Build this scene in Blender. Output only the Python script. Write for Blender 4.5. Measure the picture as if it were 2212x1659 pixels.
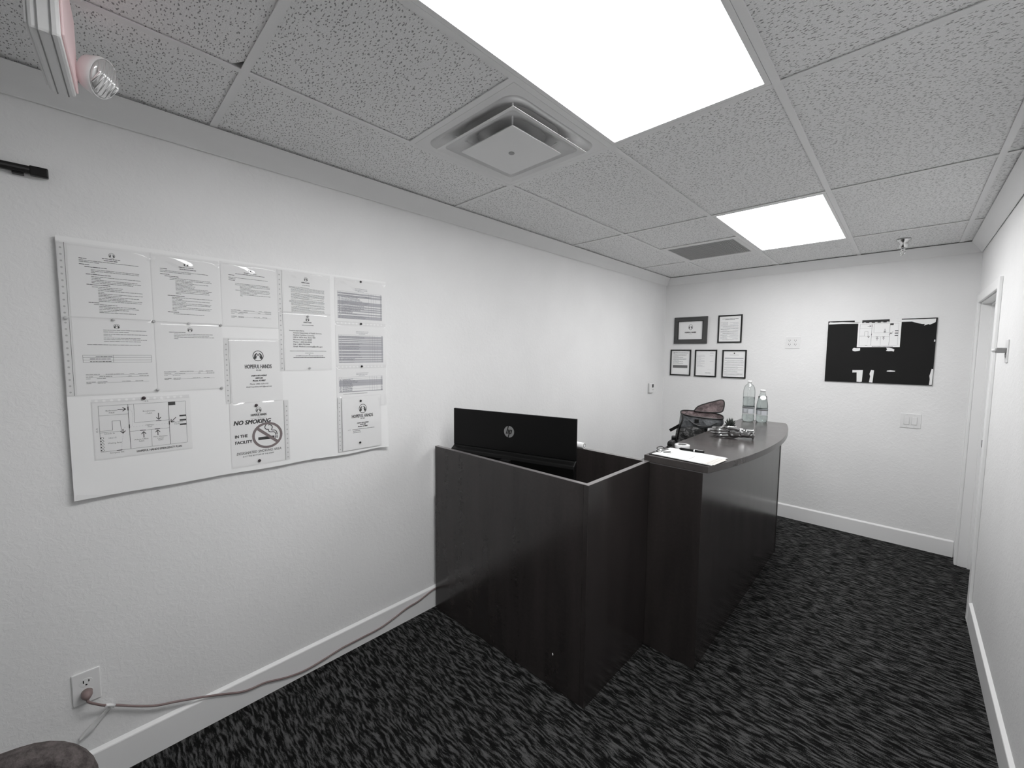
import bpy, bmesh, math, random
from mathutils import Vector, Matrix, Euler, noise
random.seed(7)
for o in list(bpy.data.objects): bpy.data.objects.remove(o, do_unlink=True)
SC = bpy.context.scene
COL = SC.collection
PI = math.pi

# ------------------------------------------------------------------ camera
CAM = Vector((2.1153, -1.6156, 1.6328)); YAW, PITCH, ROLL = 0.7659, -0.0756, 0.0085
cd = bpy.data.cameras.new('camera'); cam = bpy.data.objects.new('camera', cd); COL.objects.link(cam)
cd.sensor_fit = 'HORIZONTAL'; cd.sensor_width = 36.0; cd.lens = 36.0 * 885.85 / 2212.0
cd.clip_start = 0.02; cd.clip_end = 50
fw = Vector((-math.sin(YAW) * math.cos(PITCH), math.cos(YAW) * math.cos(PITCH), math.sin(PITCH)))
rt0 = Vector((math.cos(YAW), math.sin(YAW), 0)); up0 = rt0.cross(fw)
rt = rt0 * math.cos(ROLL) + up0 * math.sin(ROLL); up = -rt0 * math.sin(ROLL) + up0 * math.cos(ROLL)
M = Matrix((rt, up, -fw)).transposed().to_4x4(); M.translation = CAM
cam.matrix_world = M
SC.camera = cam

# ------------------------------------------------------------------ world, exposure
w = bpy.data.worlds.new('world'); SC.world = w; w.use_nodes = True
w.node_tree.nodes['Background'].inputs[0].default_value = (0.0, 0.0, 0.0, 1)
w.node_tree.nodes['Background'].inputs[1].default_value = 0.0
SC.view_settings.view_transform = 'Standard'; SC.view_settings.look = 'None'
SC.view_settings.gamma = 1.0; SC.view_settings.use_curve_mapping = False
SC.view_settings.exposure = 0.0
SC.cycles.max_bounces = 14; SC.cycles.diffuse_bounces = 10; SC.cycles.transparent_max_bounces = 16
LIGHT_STRENGTH = 14.6          # emission of the two ceiling light panels

# ------------------------------------------------------------------ room measures (metres)
W, YB, YF, H = 2.4865, 3.222, -3.45, 2.518        # width, back wall, wall behind camera, ceiling
GA = 0.5355; U = 0.6096                            # first ceiling grid line, grid module
GX = [GA + U * i for i in range(4)]                # grid lines parallel to the side walls
CT = 1.08                                          # counter top height

# ------------------------------------------------------------------ materials
MATS = {}
def mat(name, col=(.5, .5, .5), rough=.5, metal=0.0, spec=.5, trans=0.0, ior=1.45, emit=None, estr=0.0, alpha=1.0):
    if name in MATS: return MATS[name]
    m = bpy.data.materials.new(name); m.use_nodes = True
    b = m.node_tree.nodes['Principled BSDF']
    if isinstance(col, (int, float)): col = (col, col, col)
    b.inputs['Base Color'].default_value = (*col, 1); b.inputs['Roughness'].default_value = rough
    b.inputs['Metallic'].default_value = metal; b.inputs['Specular IOR Level'].default_value = spec
    b.inputs['Transmission Weight'].default_value = trans; b.inputs['IOR'].default_value = ior
    b.inputs['Alpha'].default_value = alpha
    if emit: b.inputs['Emission Color'].default_value = (*emit, 1); b.inputs['Emission Strength'].default_value = estr
    MATS[name] = m
    return m
def nodes(m): return m.node_tree.nodes, m.node_tree.links, m.node_tree.nodes['Principled BSDF']
def coords(m, scale=(1, 1, 1), rot=(0, 0, 0), kind='Object'):
    n, l, b = nodes(m)
    t = n.new('ShaderNodeTexCoord'); mp = n.new('ShaderNodeMapping')
    mp.inputs['Scale'].default_value = scale; mp.inputs['Rotation'].default_value = rot
    l.new(t.outputs[kind], mp.inputs['Vector']); return mp.outputs['Vector']
def noisetex(m, vec, scale, detail=2, rough=.5, dist=0):
    n, l, b = nodes(m); t = n.new('ShaderNodeTexNoise')
    t.inputs['Scale'].default_value = scale; t.inputs['Detail'].default_value = detail
    t.inputs['Roughness'].default_value = rough; t.inputs['Distortion'].default_value = dist
    l.new(vec, t.inputs['Vector']); return t.outputs['Fac']
def ramp(m, fac, stops):
    n, l, b = nodes(m); r = n.new('ShaderNodeValToRGB'); e = r.color_ramp.elements
    while len(e) < len(stops): e.new(.5)
    for i, (p, c) in enumerate(stops):
        e[i].position = p; e[i].color = (c, c, c, 1) if isinstance(c, (int, float)) else (*c, 1)
    l.new(fac, r.inputs['Fac']); return r.outputs['Color']
def bump(m, fac, strength, dist):
    n, l, b = nodes(m); bp = n.new('ShaderNodeBump')
    bp.inputs['Strength'].default_value = strength; bp.inputs['Distance'].default_value = dist
    l.new(fac, bp.inputs['Height']); l.new(bp.outputs['Normal'], b.inputs['Normal'])
def math_(m, op, a, bb):
    n, l, b = nodes(m); x = n.new('ShaderNodeMath'); x.operation = op
    for i, v in enumerate((a, bb)):
        if isinstance(v, (int, float)): x.inputs[i].default_value = v
        else: l.new(v, x.inputs[i])
    return x.outputs[0]
def basecol(m, out): nodes(m)[1].new(out, nodes(m)[2].inputs['Base Color'])

# painted wall with a light knock-down texture
wm = mat('wall_paint', .84, .55, spec=.3)
v = coords(wm)
basecol(wm, ramp(wm, noisetex(wm, v, 3.0, 3), [(.3, .83), (.7, .86)]))
h1 = noisetex(wm, v, 42, 4, .6, .6); h2 = noisetex(wm, v, 160, 2)
bump(wm, math_(wm, 'ADD', ramp(wm, h1, [(.45, 0), (.62, 1)]), math_(wm, 'MULTIPLY', h2, .35)), .15, .004)
trim = mat('trim_paint', .86, .35, spec=.4)
crown_m = mat('crown_paint', .84, .45, spec=.35)
# ceiling tile: fissured mineral board
tm = mat('mineral_tile', .6, .9, spec=.1)
def flecks(m, rot, sx, sy, thr):
    vec = coords(m, (sx, sy, 40), (0, 0, rot)); n, l, b = nodes(m)
    wn = n.new('ShaderNodeTexNoise'); wn.inputs['Scale'].default_value = .9; wn.inputs['Detail'].default_value = 2
    l.new(vec, wn.inputs['Vector'])
    ad = n.new('ShaderNodeVectorMath'); ad.operation = 'MULTIPLY_ADD'; ad.inputs[1].default_value = (1.1, 1.1, 0)
    l.new(wn.outputs['Color'], ad.inputs[0]); l.new(vec, ad.inputs[2])
    vo = n.new('ShaderNodeTexVoronoi'); vo.voronoi_dimensions = '2D'; vo.inputs['Scale'].default_value = 1; l.new(ad.outputs[0], vo.inputs['Vector'])
    sep = n.new('ShaderNodeSeparateColor'); l.new(vo.outputs['Color'], sep.inputs[0])
    near = math_(m, 'LESS_THAN', vo.outputs['Distance'], thr)
    return math_(m, 'MULTIPLY', near, math_(m, 'GREATER_THAN', sep.outputs[0], .40))
f = math_(tm, 'MAXIMUM', flecks(tm, .5, 44, 105, .17), flecks(tm, -.9, 50, 120, .16))
fine = noisetex(tm, coords(tm), 260, 3, .7)
mx = nodes(tm)[0].new('ShaderNodeMix'); mx.data_type = 'RGBA'
nodes(tm)[1].new(f, mx.inputs[0]); nodes(tm)[1].new(ramp(tm, fine, [(.35, .78), (.6, .92)]), mx.inputs[6]); mx.inputs[7].default_value = (.34, .34, .34, 1)
basecol(tm, mx.outputs[2]); bump(tm, math_(tm, 'SUBTRACT', fine, f), .4, .003)
grid_m = mat('grid_steel', .82, .4, spec=.4)
# dark wood-look laminate
def laminate(name, lo, hi, rough):
    m = mat(name, hi, rough, spec=.7)
    vec = coords(m, (6, 6, .8)); a = noisetex(m, vec, 1.3, 3, .55, .15); c = noisetex(m, coords(m, (1, 1, 1)), 70, 3, .7)
    s = math_(m, 'ADD', math_(m, 'MULTIPLY', a, .75), math_(m, 'MULTIPLY', c, .25))
    basecol(m, ramp(m, s, [(.30, lo), (.70, hi)]))
    nodes(m)[1].new(ramp(m, a, [(.3, rough - .01), (.7, rough + .02)]), nodes(m)[2].inputs['Roughness'])
    return m
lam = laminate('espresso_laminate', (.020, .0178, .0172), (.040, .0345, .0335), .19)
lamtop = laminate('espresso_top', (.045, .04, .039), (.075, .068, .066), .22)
edge_m = mat('edge_band', (.10, .095, .095), .35)
# loop-pile carpet with wavy dashes running across the room
cm = mat('carpet_pile', .05, .95, spec=.05)
def warped(m, sx, sy, wscale, amp, wdetail=1):
    n, l, b = nodes(m); base = coords(m)
    wn = n.new('ShaderNodeTexNoise'); wn.inputs['Scale'].default_value = wscale; wn.inputs['Detail'].default_value = wdetail; l.new(base, wn.inputs['Vector'])
    ad = n.new('ShaderNodeVectorMath'); ad.operation = 'MULTIPLY_ADD'; ad.inputs[1].default_value = (amp * .6, amp, 0); l.new(wn.outputs['Color'], ad.inputs[0]); l.new(base, ad.inputs[2])
    mp = n.new('ShaderNodeMapping'); mp.inputs['Scale'].default_value = (sx, sy, 1); l.new(ad.outputs[0], mp.inputs['Vector']); return mp.outputs['Vector']
st = noisetex(cm, warped(cm, 13, 74, 9, .045), 1.0, 3, .6)
st2 = noisetex(cm, warped(cm, 22, 120, 16, .025), 1.0, 1, .5)
pile = noisetex(cm, coords(cm), 300, 3, .8)
sm = math_(cm, 'ADD', math_(cm, 'MULTIPLY', st, .68), math_(cm, 'MULTIPLY', st2, .32))
sm = math_(cm, 'ADD', sm, math_(cm, 'MULTIPLY', math_(cm, 'SUBTRACT', pile, .5), .44))
basecol(cm, ramp(cm, sm, [(.44, .009), (.495, .020), (.54, .080), (.64, .135)]))
bump(cm, math_(cm, 'ADD', pile, sm), .8, .006)

paper = mat('paper', .90, .7, spec=.15); paper2 = mat('paper_soft', (.72, .70, .67), .7, spec=.15)
foam = mat('foam_board', .90, .5, spec=.25)
ink = mat('ink_black', .018, .6); inkg = mat('ink_grey', .16, .6); inkl = mat('ink_light_grey', (.50, .50, .53), .6); inkt = mat('ink_table_text', (.27, .27, .30), .6)
inkr = mat('ink_red', (.205, .165, .168), .6)
black = mat('black_plastic', .008, .35); gloss = mat('gloss_black', .0035, .34, spec=.25)
blackboard = mat('black_foam_board', .014, .7, spec=.2); tapew = mat('white_tape', .85, .5)
plate = mat('white_plastic', .80, .3); slot = mat('slot_dark', .01, .6)
chrome = mat('chrome', .78, .12, 1.0); silver = mat('silver_badge', .30, .35, .6)
steel_d = mat('dark_metal', .02, .4, .6)
pinclear = mat('pin_clear', .75, .15, trans=.4); pinbrown = mat('pin_brown', (.05, .035, .04), .3)
cordm = mat('cord_rubber', (.23, .17, .165), .45)
emis = mat('light_panel', 1, .4, emit=(1, 1, 1), estr=LIGHT_STRENGTH)
white_metal = mat('white_metal', .80, .4, spec=.4)
grille_m = mat('grille_grey', .38, .5, spec=.3)
# clear plastic sleeve
sl = bpy.data.materials.new('clear_sleeve'); sl.use_nodes = True; MATS['clear_sleeve'] = sl
n, l = sl.node_tree.nodes, sl.node_tree.links; n.remove(n['Principled BSDF'])
tr = n.new('ShaderNodeBsdfTransparent'); gl = n.new('ShaderNodeBsdfGlossy'); lw_ = n.new('ShaderNodeLayerWeight'); mxs = n.new('ShaderNodeMixShader')
pw_ = n.new('ShaderNodeMath'); pw_.operation = 'POWER'; pw_.inputs[1].default_value = 5.0; ma_ = n.new('ShaderNodeMath'); ma_.operation = 'MULTIPLY_ADD'; ma_.inputs[1].default_value = .6; ma_.inputs[2].default_value = .065
tr.inputs[0].default_value = (.98, .98, .98, 1); gl.inputs['Roughness'].default_value = .09; lw_.inputs['Blend'].default_value = .5
l.new(lw_.outputs['Facing'], pw_.inputs[0]); l.new(pw_.outputs[0], ma_.inputs[0]); l.new(ma_.outputs[0], mxs.inputs[0]); l.new(tr.outputs[0], mxs.inputs[1]); l.new(gl.outputs[0], mxs.inputs[2])
l.new(mxs.outputs[0], n['Material Output'].inputs['Surface'])
# thin clear bottle plastic
pb = sl.copy(); pb.name = 'clear_bottle_plastic'
for q in pb.node_tree.nodes:
    if q.type == 'BSDF_TRANSPARENT': q.inputs[0].default_value = (.86, .88, .88, 1)
    if q.type == 'MATH' and q.operation == 'MULTIPLY_ADD': q.inputs[2].default_value = .09
n, l = pb.node_tree.nodes, pb.node_tree.links
lw2 = [q for q in n if q.type == 'LAYER_WEIGHT'][0]; tr2 = [q for q in n if q.type == 'BSDF_TRANSPARENT'][0]
rp2 = n.new('ShaderNodeValToRGB'); rp2.color_ramp.elements[0].position = .45; rp2.color_ramp.elements[0].color = (.93, .95, .945, 1); rp2.color_ramp.elements[1].position = .95; rp2.color_ramp.elements[1].color = (.34, .36, .36, 1)
l.new(lw2.outputs['Facing'], rp2.inputs[0]); l.new(rp2.outputs[0], tr2.inputs[0])
water = mat('water', (.70, .74, .73), .0, trans=1.0, ior=1.33)
label_m = mat('bottle_label', (.42, .44, .46), .5)

# ------------------------------------------------------------------ mesh helpers
class MB:
    def __init__(s): s.v = []; s.f = []; s.sm = []
    def add(s, vs, fs, smooth=False):
        b = len(s.v); s.v += [tuple(x) for x in vs]
        for q in fs: s.f.append(tuple(b + i for i in q)); s.sm.append(smooth)
        return s
    def box(s, x0, x1, y0, y1, z0, z1, mtx=None):
        vs = [Vector((x, y, z)) for z in (z0, z1) for y in (y0, y1) for x in (x0, x1)]
        if mtx: vs = [mtx @ q for q in vs]
        return s.add(vs, [(0, 2, 3, 1), (4, 5, 7, 6), (0, 1, 5, 4), (2, 6, 7, 3), (0, 4, 6, 2), (1, 3, 7, 5)])
    def prism(s, pts, z0, z1, mtx=None):            # pts counter-clockwise in xy
        k = len(pts); vs = [Vector((p[0], p[1], z)) for z in (z0, z1) for p in pts]
        if mtx: vs = [mtx @ q for q in vs]
        fs = [tuple(range(k - 1, -1, -1)), tuple(range(k, 2 * k))] + [(i, (i + 1) % k, k + (i + 1) % k, k + i) for i in range(k)]
        return s.add(vs, fs)
    def lathe(s, prof, c=(0, 0, 0), seg=32, mtx=None, cap=True):   # prof: (r, z)
        vs = []; fs = []
        for r, z in prof:
            for i in range(seg):
                a = 2 * PI * i / seg; vs.append(Vector((c[0] + r * math.cos(a), c[1] + r * math.sin(a), c[2] + z)))
        if mtx: vs = [mtx @ q for q in vs]
        for j in range(len(prof) - 1):
            for i in range(seg):
                k = (i + 1) % seg; fs.append((j * seg + i, j * seg + k, (j + 1) * seg + k, (j + 1) * seg + i))
        b = len(s.v); s.add(vs, fs, True)
        if cap:
            s.f.append(tuple(b + i for i in range(seg - 1, -1, -1))); s.sm.append(False)
            e = b + (len(prof) - 1) * seg; s.f.append(tuple(e + i for i in range(seg))); s.sm.append(False)
        return s
    def tube(s, pts, r, seg=8, cap=True):
        pts = [Vector(p) for p in pts]; k = len(pts)
        rs = r if isinstance(r, (list, tuple)) else [r] * k
        vs = []; fs = []; nrm = None
        for i in range(k):
            t = (pts[min(i + 1, k - 1)] - pts[max(i - 1, 0)]).normalized()
            if nrm is None: nrm = t.orthogonal().normalized()
            else:
                nrm = nrm - t * nrm.dot(t); nrm.normalize()
            bi = t.cross(nrm)
            for j in range(seg):
                a = 2 * PI * j / seg; vs.append(pts[i] + (nrm * math.cos(a) + bi * math.sin(a)) * rs[i])
        for i in range(k - 1):
            for j in range(seg):
                q = (j + 1) % seg; fs.append((i * seg + j, i * seg + q, (i + 1) * seg + q, (i + 1) * seg + j))
        b = len(s.v); s.add(vs, fs, True)
        if cap:
            s.f.append(tuple(b + i for i in range(seg - 1, -1, -1))); s.sm.append(False)
            s.f.append(tuple(b + (k - 1) * seg + i for i in range(seg))); s.sm.append(False)
        return s
    def ball(s, c, r, seg=16, rings=10, sc=(1, 1, 1)):
        vs = [Vector((c[0], c[1], c[2] + r * sc[2]))]; fs = []
        for i in range(1, rings):
            t = PI * i / rings
            for j in range(seg):
                a = 2 * PI * j / seg
                vs.append(Vector((c[0] + r * sc[0] * math.sin(t) * math.cos(a), c[1] + r * sc[1] * math.sin(t) * math.sin(a), c[2] + r * sc[2] * math.cos(t))))
        vs.append(Vector((c[0], c[1], c[2] - r * sc[2]))); e = len(vs) - 1
        for j in range(seg):
            k = (j + 1) % seg; fs.append((0, 1 + j, 1 + k)); fs.append((e, e - seg + k, e - seg + j))
            for i in range(rings - 2): a = 1 + i * seg; fs.append((a + j, a + seg + j, a + seg + k, a + k))
        return s.add(vs, fs, True)
    def build(s, name, m, parent=None, bevel=0, seg=2, mtx=None):
        me = bpy.data.meshes.new(name); me.from_pydata([tuple(q) for q in s.v], [], s.f); me.update()
        for p, q in zip(me.polygons, s.sm): p.use_smooth = q
        me.materials.append(m)
        o = bpy.data.objects.new(name, me); COL.objects.link(o)
        if parent: o.parent = parent
        if mtx: o.matrix_local = mtx
        if bevel:
            b = o.modifiers.new('bevel', 'BEVEL'); b.width = bevel; b.segments = seg; b.limit_method = 'ANGLE'; b.angle_limit = .6
        return o
def smooth_path(pts, n=6):
    pts = [Vector(p) for p in pts]; out = []
    for i in range(len(pts) - 1):
        p0, p1, p2, p3 = pts[max(i - 1, 0)], pts[i], pts[i + 1], pts[min(i + 2, len(pts) - 1)]
        for k in range(n):
            t = k / n
            out.append(.5 * ((2 * p1) + (p2 - p0) * t + (2 * p0 - 5 * p1 + 4 * p2 - p3) * t * t + (3 * p1 - p0 - 3 * p2 + p3) * t ** 3))
    out.append(pts[-1]); return out
def tag(o, label=None, cat=None, group=None, kind=None):
    if label: o['label'] = label
    if cat: o['category'] = cat
    if group: o['group'] = group
    if kind: o['kind'] = kind
    return o
def thing(name, label, cat, loc=(0, 0, 0), rot=(0, 0, 0), group=None):
    o = bpy.data.objects.new(name, None); COL.objects.link(o); o.empty_display_size = .05
    o.location = loc; o.rotation_euler = rot
    return tag(o, label, cat, group)
def B(*a): return MB().box(*a)
def rrect(w_, h_, r, k=5, cx=0, cy=0):
    pts = []
    for sx, sy, a0 in ((1, 1, 0), (-1, 1, 90), (-1, -1, 180), (1, -1, 270)):
        for i in range(k + 1):
            a = math.radians(a0 + 90 * i / k); pts.append((cx + sx * (w_ / 2 - r) + r * math.cos(a), cy + sy * (h_ / 2 - r) + r * math.sin(a)))
    return pts
RL = (PI / 2, 0, PI / 2)      # local x,y,z -> along +y, up, out of the left wall
RB = (PI / 2, 0, 0)           # back wall: along +x, up, towards the camera
RR = (PI / 2, 0, -PI / 2)     # right wall: along -y, up, into the room

# ------------------------------------------------------------------ flat print
FONTCACHE = {}
def text_geo(body):
    if body in FONTCACHE: return FONTCACHE[body]
    c = bpy.data.curves.new('t', 'FONT'); c.body = body; c.size = 1.0; c.resolution_u = 2; c.fill_mode = 'FRONT'
    o = bpy.data.objects.new('t', c); COL.objects.link(o)
    dg = bpy.context.evaluated_depsgraph_get(); ev = o.evaluated_get(dg); me = ev.to_mesh()
    vs = [(q.co.x, q.co.y) for q in me.vertices]; fs = [tuple(p.vertices) for p in me.polygons]
    ev.to_mesh_clear(); bpy.data.objects.remove(o, do_unlink=True); bpy.data.curves.remove(c)
    FONTCACHE[body] = (vs, fs); return vs, fs
class Ink:
    def __init__(s): s.l = {}
    def g(s, m): return s.l.setdefault(m.name, (m, MB()))[1]
    def poly(s, pts, m=ink, z=0): s.g(m).add([(p[0], p[1], z) for p in pts], [tuple(range(len(pts)))])
    def rect(s, x0, y0, x1, y1, m=ink, z=0): s.poly([(x0, y0), (x1, y0), (x1, y1), (x0, y1)], m, z)
    def line(s, p, q, wd, m=ink, z=0):
        p, q = Vector(p), Vector(q); d = (q - p).normalized(); nn = Vector((-d.y, d.x)) * wd / 2
        s.poly([p - nn, q - nn, q + nn, p + nn], m, z)
    def path(s, pts, wd, m=ink, z=0):
        for a, b in zip(pts, pts[1:]): s.line(a, b, wd, m, z)
    def ring(s, cx, cy, rx, ry, wd, m=ink, z=0, k=40):
        vs = []; fs = []
        for i in range(k):
            a = 2 * PI * i / k; vs += [(cx + rx * math.cos(a), cy + ry * math.sin(a), z), (cx + (rx - wd) * math.cos(a), cy + (ry - wd) * math.sin(a), z)]
            j = (i + 1) % k; fs.append((2 * i, 2 * j, 2 * j + 1, 2 * i + 1))
        s.g(m).add(vs, fs)
    def text(s, body, cx, y, hgt, width=None, m=ink, align='C', shear=0, bold=0, z=0, rot=0):
        vs, fs = text_geo(body)
        if not vs: return
        x0 = min(p[0] for p in vs); x1 = max(p[0] for p in vs); k = hgt / .70; kx = width / (x1 - x0) if width else k
        offs = [(0, 0)] if not bold else [(dx * bold, dy * bold) for dx, dy in ((-1, -.6), (1, -.6), (-1, .6), (1, .6), (0, 0))]
        for bi, (dx, dy) in enumerate(offs):
            out = []
            for (px, py) in vs:
                X = (px - x0) * kx - ((x1 - x0) * kx * (.5 if align == 'C' else 0)) + shear * py * k; Y = py * k
                X += dx; Y += dy
                if rot: X, Y = X * math.cos(rot) - Y * math.sin(rot), X * math.sin(rot) + Y * math.cos(rot)
                out.append((cx + X, y + Y, z + bi * 4e-6))
            s.g(m).add(out, fs)
    def words(s, x0, x1, y, h, m=inkg, rnd=None, gap=.0022):
        rnd = rnd or random; x = x0
        while x < x1 - .004:
            e = min(x1, x + rnd.uniform(.004, .014)); hh = h * rnd.uniform(.75, 1.05); s.rect(x, y, e, y + hh, m); x = e + gap * .55
    def arrow(s, p, q, wd, head, m=ink):
        p, q = Vector(p), Vector(q); d = (q - p).normalized(); nn = Vector((-d.y, d.x))
        s.line(p, q, wd, m); s.line(q + d * wd * .3, q - d * head + nn * head * .8, wd, m, 1e-5); s.line(q + d * wd * .3, q - d * head - nn * head * .8, wd, m, 2e-5)
    def logo(s, cx, cy, r, heart=True, ry=None):
        ry = ry or r * 1.06
        s.ring(cx, cy, r, ry, r * .13)
        for sg in (-1, 1):
            def P(*pts): return [(cx + sg * a * r, cy + b * r) for a, b in (pts if sg > 0 else pts[::-1])]
            s.poly(P((.30, -.52), (.62, -.68), (.80, -.42), (.70, -.05), (.42, -.1)), ink, 1e-5)            # wrist and heel of the hand
            s.poly(P((.46, -.14), (.74, -.20), (.66, .22), (.50, .44), (.34, .20)), ink, 2e-5)              # back of the hand
            s.poly(P((.34, .22), (.52, .40), (.26, .56), (.08, .58), (.20, .40)), ink, 3e-5)                # finger tips
            s.poly(P((.30, -.45), (.44, -.15), (.30, .06), (.17, .05), (.28, -.14)), ink, 4e-5)             # thumb
        if heart:
            s.poly([(cx, cy + .0 * r), (cx + .2 * r, cy + .2 * r), (cx + .17 * r, cy + .33 * r), (cx + .05 * r, cy + .33 * r), (cx, cy + .27 * r), (cx - .05 * r, cy + .33 * r), (cx - .17 * r, cy + .33 * r), (cx - .2 * r, cy + .2 * r)], ink, 5e-5)
    def build(s, parent, z):
        nm = {'ink_black': 'print', 'ink_grey': 'fine_print', 'ink_light_grey': 'shaded_print', 'ink_table_text': 'table_print', 'ink_red': 'prohibition_mark'}
        for k, (m, mb) in s.l.items():
            o = mb.build(nm.get(k, 'print'), m, parent, mtx=Matrix.Translation((0, 0, z)))
            if k != 'ink_red': o['kind'] = 'stuff'

# ================================================================== the room shell
def struct(name, mb, m, label=None, cat=None, **k): return tag(mb.build(name, m, **k), label, cat, kind='structure')
T = .12
struct('floor', B(-T, W + T, YF - T, YB + T, -.1, 0), cm, 'dark grey carpet with wavy dashes covering the whole floor', 'floor')
struct('wall_left', B(-T, 0, YF - T, YB + T, 0, H + .25), wm, 'long white textured wall with the notice board', 'wall')
struct('wall_back', B(0, W, YB, YB + T, 0, H + .25), wm, 'white end wall with framed documents and black board', 'wall')
struct('wall_front', B(0, W, YF - T, YF, 0, H + .25), wm, 'white wall behind the viewer', 'wall')
D0, D1, DH = 2.13, 3.05, 2.04         # door opening in the right wall
struct('wall_right', B(W, W + T, YF - T, D0, 0, H + .25).box(W, W + T, D0, D1, DH, H + .25).box(W, W + T, D1, YB + T, 0, H + .25), wm,
       'white wall at the right edge with the doorway', 'wall')
# crown moulding: cove profile, mitred by running into the corners
def prof_run(prof, axis, a0, a1, flip=1, base=0):
    mb = MB(); k = len(prof); vs = []
    for a in (a0, a1):
        for (p, z) in prof:
            vs.append((base + flip * p, a, z) if axis == 'y' else (a, base + flip * p, z))
    fs = [(i, (i + 1) % k, k + (i + 1) % k, k + i) for i in range(k)] + [tuple(range(k)), tuple(range(2 * k - 1, k - 1, -1))]
    mb.add(vs, fs)
    bm = bmesh.new(); me = bpy.data.meshes.new('tmp'); me.from_pydata(mb.v, [], mb.f); bm.from_mesh(me); bmesh.ops.recalc_face_normals(bm, faces=bm.faces)
    out = MB(); out.v = [tuple(q.co) for q in bm.verts]; bm.verts.ensure_lookup_table()
    out.f = [tuple(q.index for q in f_.verts) for f_ in bm.faces]; out.sm = [False] * len(out.f); bm.free(); bpy.data.meshes.remove(me)
    return out
CZ = H - .0785
crown = [(.0045, CZ + .000), (.0075, CZ - .002), (.010, CZ + .002), (.024, CZ + .0165), (.042, CZ + .034), (.060, CZ + .0535), (.0745, CZ + .0695), (.0785, H - .005), (.0785, H - .003), (.0045, H - .003)]
struct('trim_1', prof_run(crown, 'y', YF, YB), crown_m, 'cove moulding along the top of the notice-board wall', 'moulding')
struct('trim_2', prof_run(crown, 'x', 0, W, -1, YB), crown_m, 'cove moulding along the top of the end wall', 'moulding')
struct('trim_3', prof_run([(p * .86, z) for p, z in crown], 'y', YF, YB, -1, W), crown_m, 'cove moulding along the top of the doorway wall', 'moulding')
bb = [(0, 0), (.014, 0), (.014, .124), (.0125, .1275), (0, .137)]
struct('baseboard_left', prof_run(bb, 'y', YF, YB), trim, 'white baseboard under the notice-board wall', 'baseboard')
struct('baseboard_back', prof_run(bb, 'x', 0, W - .014, -1, YB), trim, 'white baseboard under the end wall', 'baseboard')
struct('baseboard_right', prof_run(bb, 'y', YF, D0 - .062, -1, W), trim, 'white baseboard running to the doorway', 'baseboard')

# ------------------------------------------------------------------ doorway
door = thing('door_1', 'white doorway with flat casing in the right-hand wall', 'doorway', (W, (D0 + D1) / 2, 0)); door['kind'] = 'structure'
dm = Matrix.Translation((-W, -(D0 + D1) / 2, 0))
def dpart(name, mb, m, bevel=.002): return mb.build(name, m, door, bevel=bevel, mtx=dm)
dpart('casing', B(W - .016, W + .0, D0 - .06, D0 + .004, 0, DH + .06), trim, .004)
dpart('casing', B(W - .016, W + .0, D1 - .004, D1 + .06, 0, DH + .06), trim, .004)
dpart('casing', B(W - .016, W + .0, D0 + .004, D1 - .004, DH - .004, DH + .06), trim, .004)
dpart('jamb', B(W + .001, W + T, D1 - .012, D1, 0, DH), trim)
dpart('jamb', B(W + .001, W + T, D0, D0 + .012, 0, DH), trim)
dpart('jamb', B(W + .001, W + T, D0 + .012, D1 - .012, DH - .012, DH), trim)
dpart('door_stop', B(W + .052, W + .09, D1 - .026, D1 - .012, 0, DH - .012), trim)
dpart('door_stop', B(W + .052, W + .09, D0 + .026, D1 - .026, DH - .026, DH - .012), trim)
dpart('door_stop', B(W + .052, W + .09, D0 + .012, D0 + .026, 0, DH - .012), trim)
leaf = dpart('door_leaf', B(W + .0905, W + T - .001, D0 + .014, D1 - .014, .008, DH - .014), trim)
dpart('strike_plate', B(W + .066, W + .074, D1 - .0272, D1 - .0255, .955, 1.01), steel_d, 0)

# ------------------------------------------------------------------ ceiling: slab, grid bars, tiles
ceil = struct('ceiling', B(-T, W + T, YF - T, YB + T, H + .25, H + .3), mat('plenum', .1, .9), 'suspended ceiling of speckled tiles in a metal grid', 'ceiling')
def rowlines(a, b): return a, b
ROWS = {0: [YF, -2.4384, -1.2192, 0, 1.2192, 2.4384, YB], 1: [YF, -2.4384, -1.2192, -.6096, 0, 1.2192, 1.8288, 2.4384, YB],
        2: [YF, -2.4384, -1.2192, 0, 1.2192, 2.4384, YB], 3: [YF, -2.4384, -1.2192, 0, 1.2192, 2.4384, YB], 4: [YF, -2.4384, -1.2192, 0, 1.2192, 2.4384, YB]}
XS = [0.0] + GX + [W]
SKIP = {(1, -.6096), (2, -1.2192), (2, 1.2192), (1, 1.8288)}
HB = .012
for c in range(5):
    for y0, y1 in zip(ROWS[c], ROWS[c][1:]):
        if (c, y0) in SKIP: continue
        x0, x1 = XS[c] + .003, XS[c + 1] - .003
        if c == 1 and abs(y0 + 2.4384) < .01:        # the tile with a broken corner
            MB().prism([(x0 + .062, y1 - .003), (x0, y1 - .040), (x0, y0 + .003), (x1, y0 + .003), (x1, y1 - .003)], H + .0055, H + .018).build('ceiling_tile', tm, ceil)
        else: B(x0, x1, y0 + .003, y1 - .003, H + .0055, H + .018).build('ceiling_tile', tm, ceil)
for x in GX: B(x - HB, x + HB, YF, YB, H, H + .0030).box(x - .0015, x + .0015, YF, YB, H + .003, H + .035).build('grid_bar', grid_m, ceil)
for c in range(5):
    for y in ROWS[c][1:-1]:
        x0 = XS[c] + (HB if c else 0); x1 = XS[c + 1] - (HB if c < 4 else 0)
        if x1 - x0 > .05: B(x0, x1, y - HB, y + HB, H, H + .0028).box(x0, x1, y - .0015, y + .0015, H + .0028, H + .035).build('grid_bar', grid_m, ceil)

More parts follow.
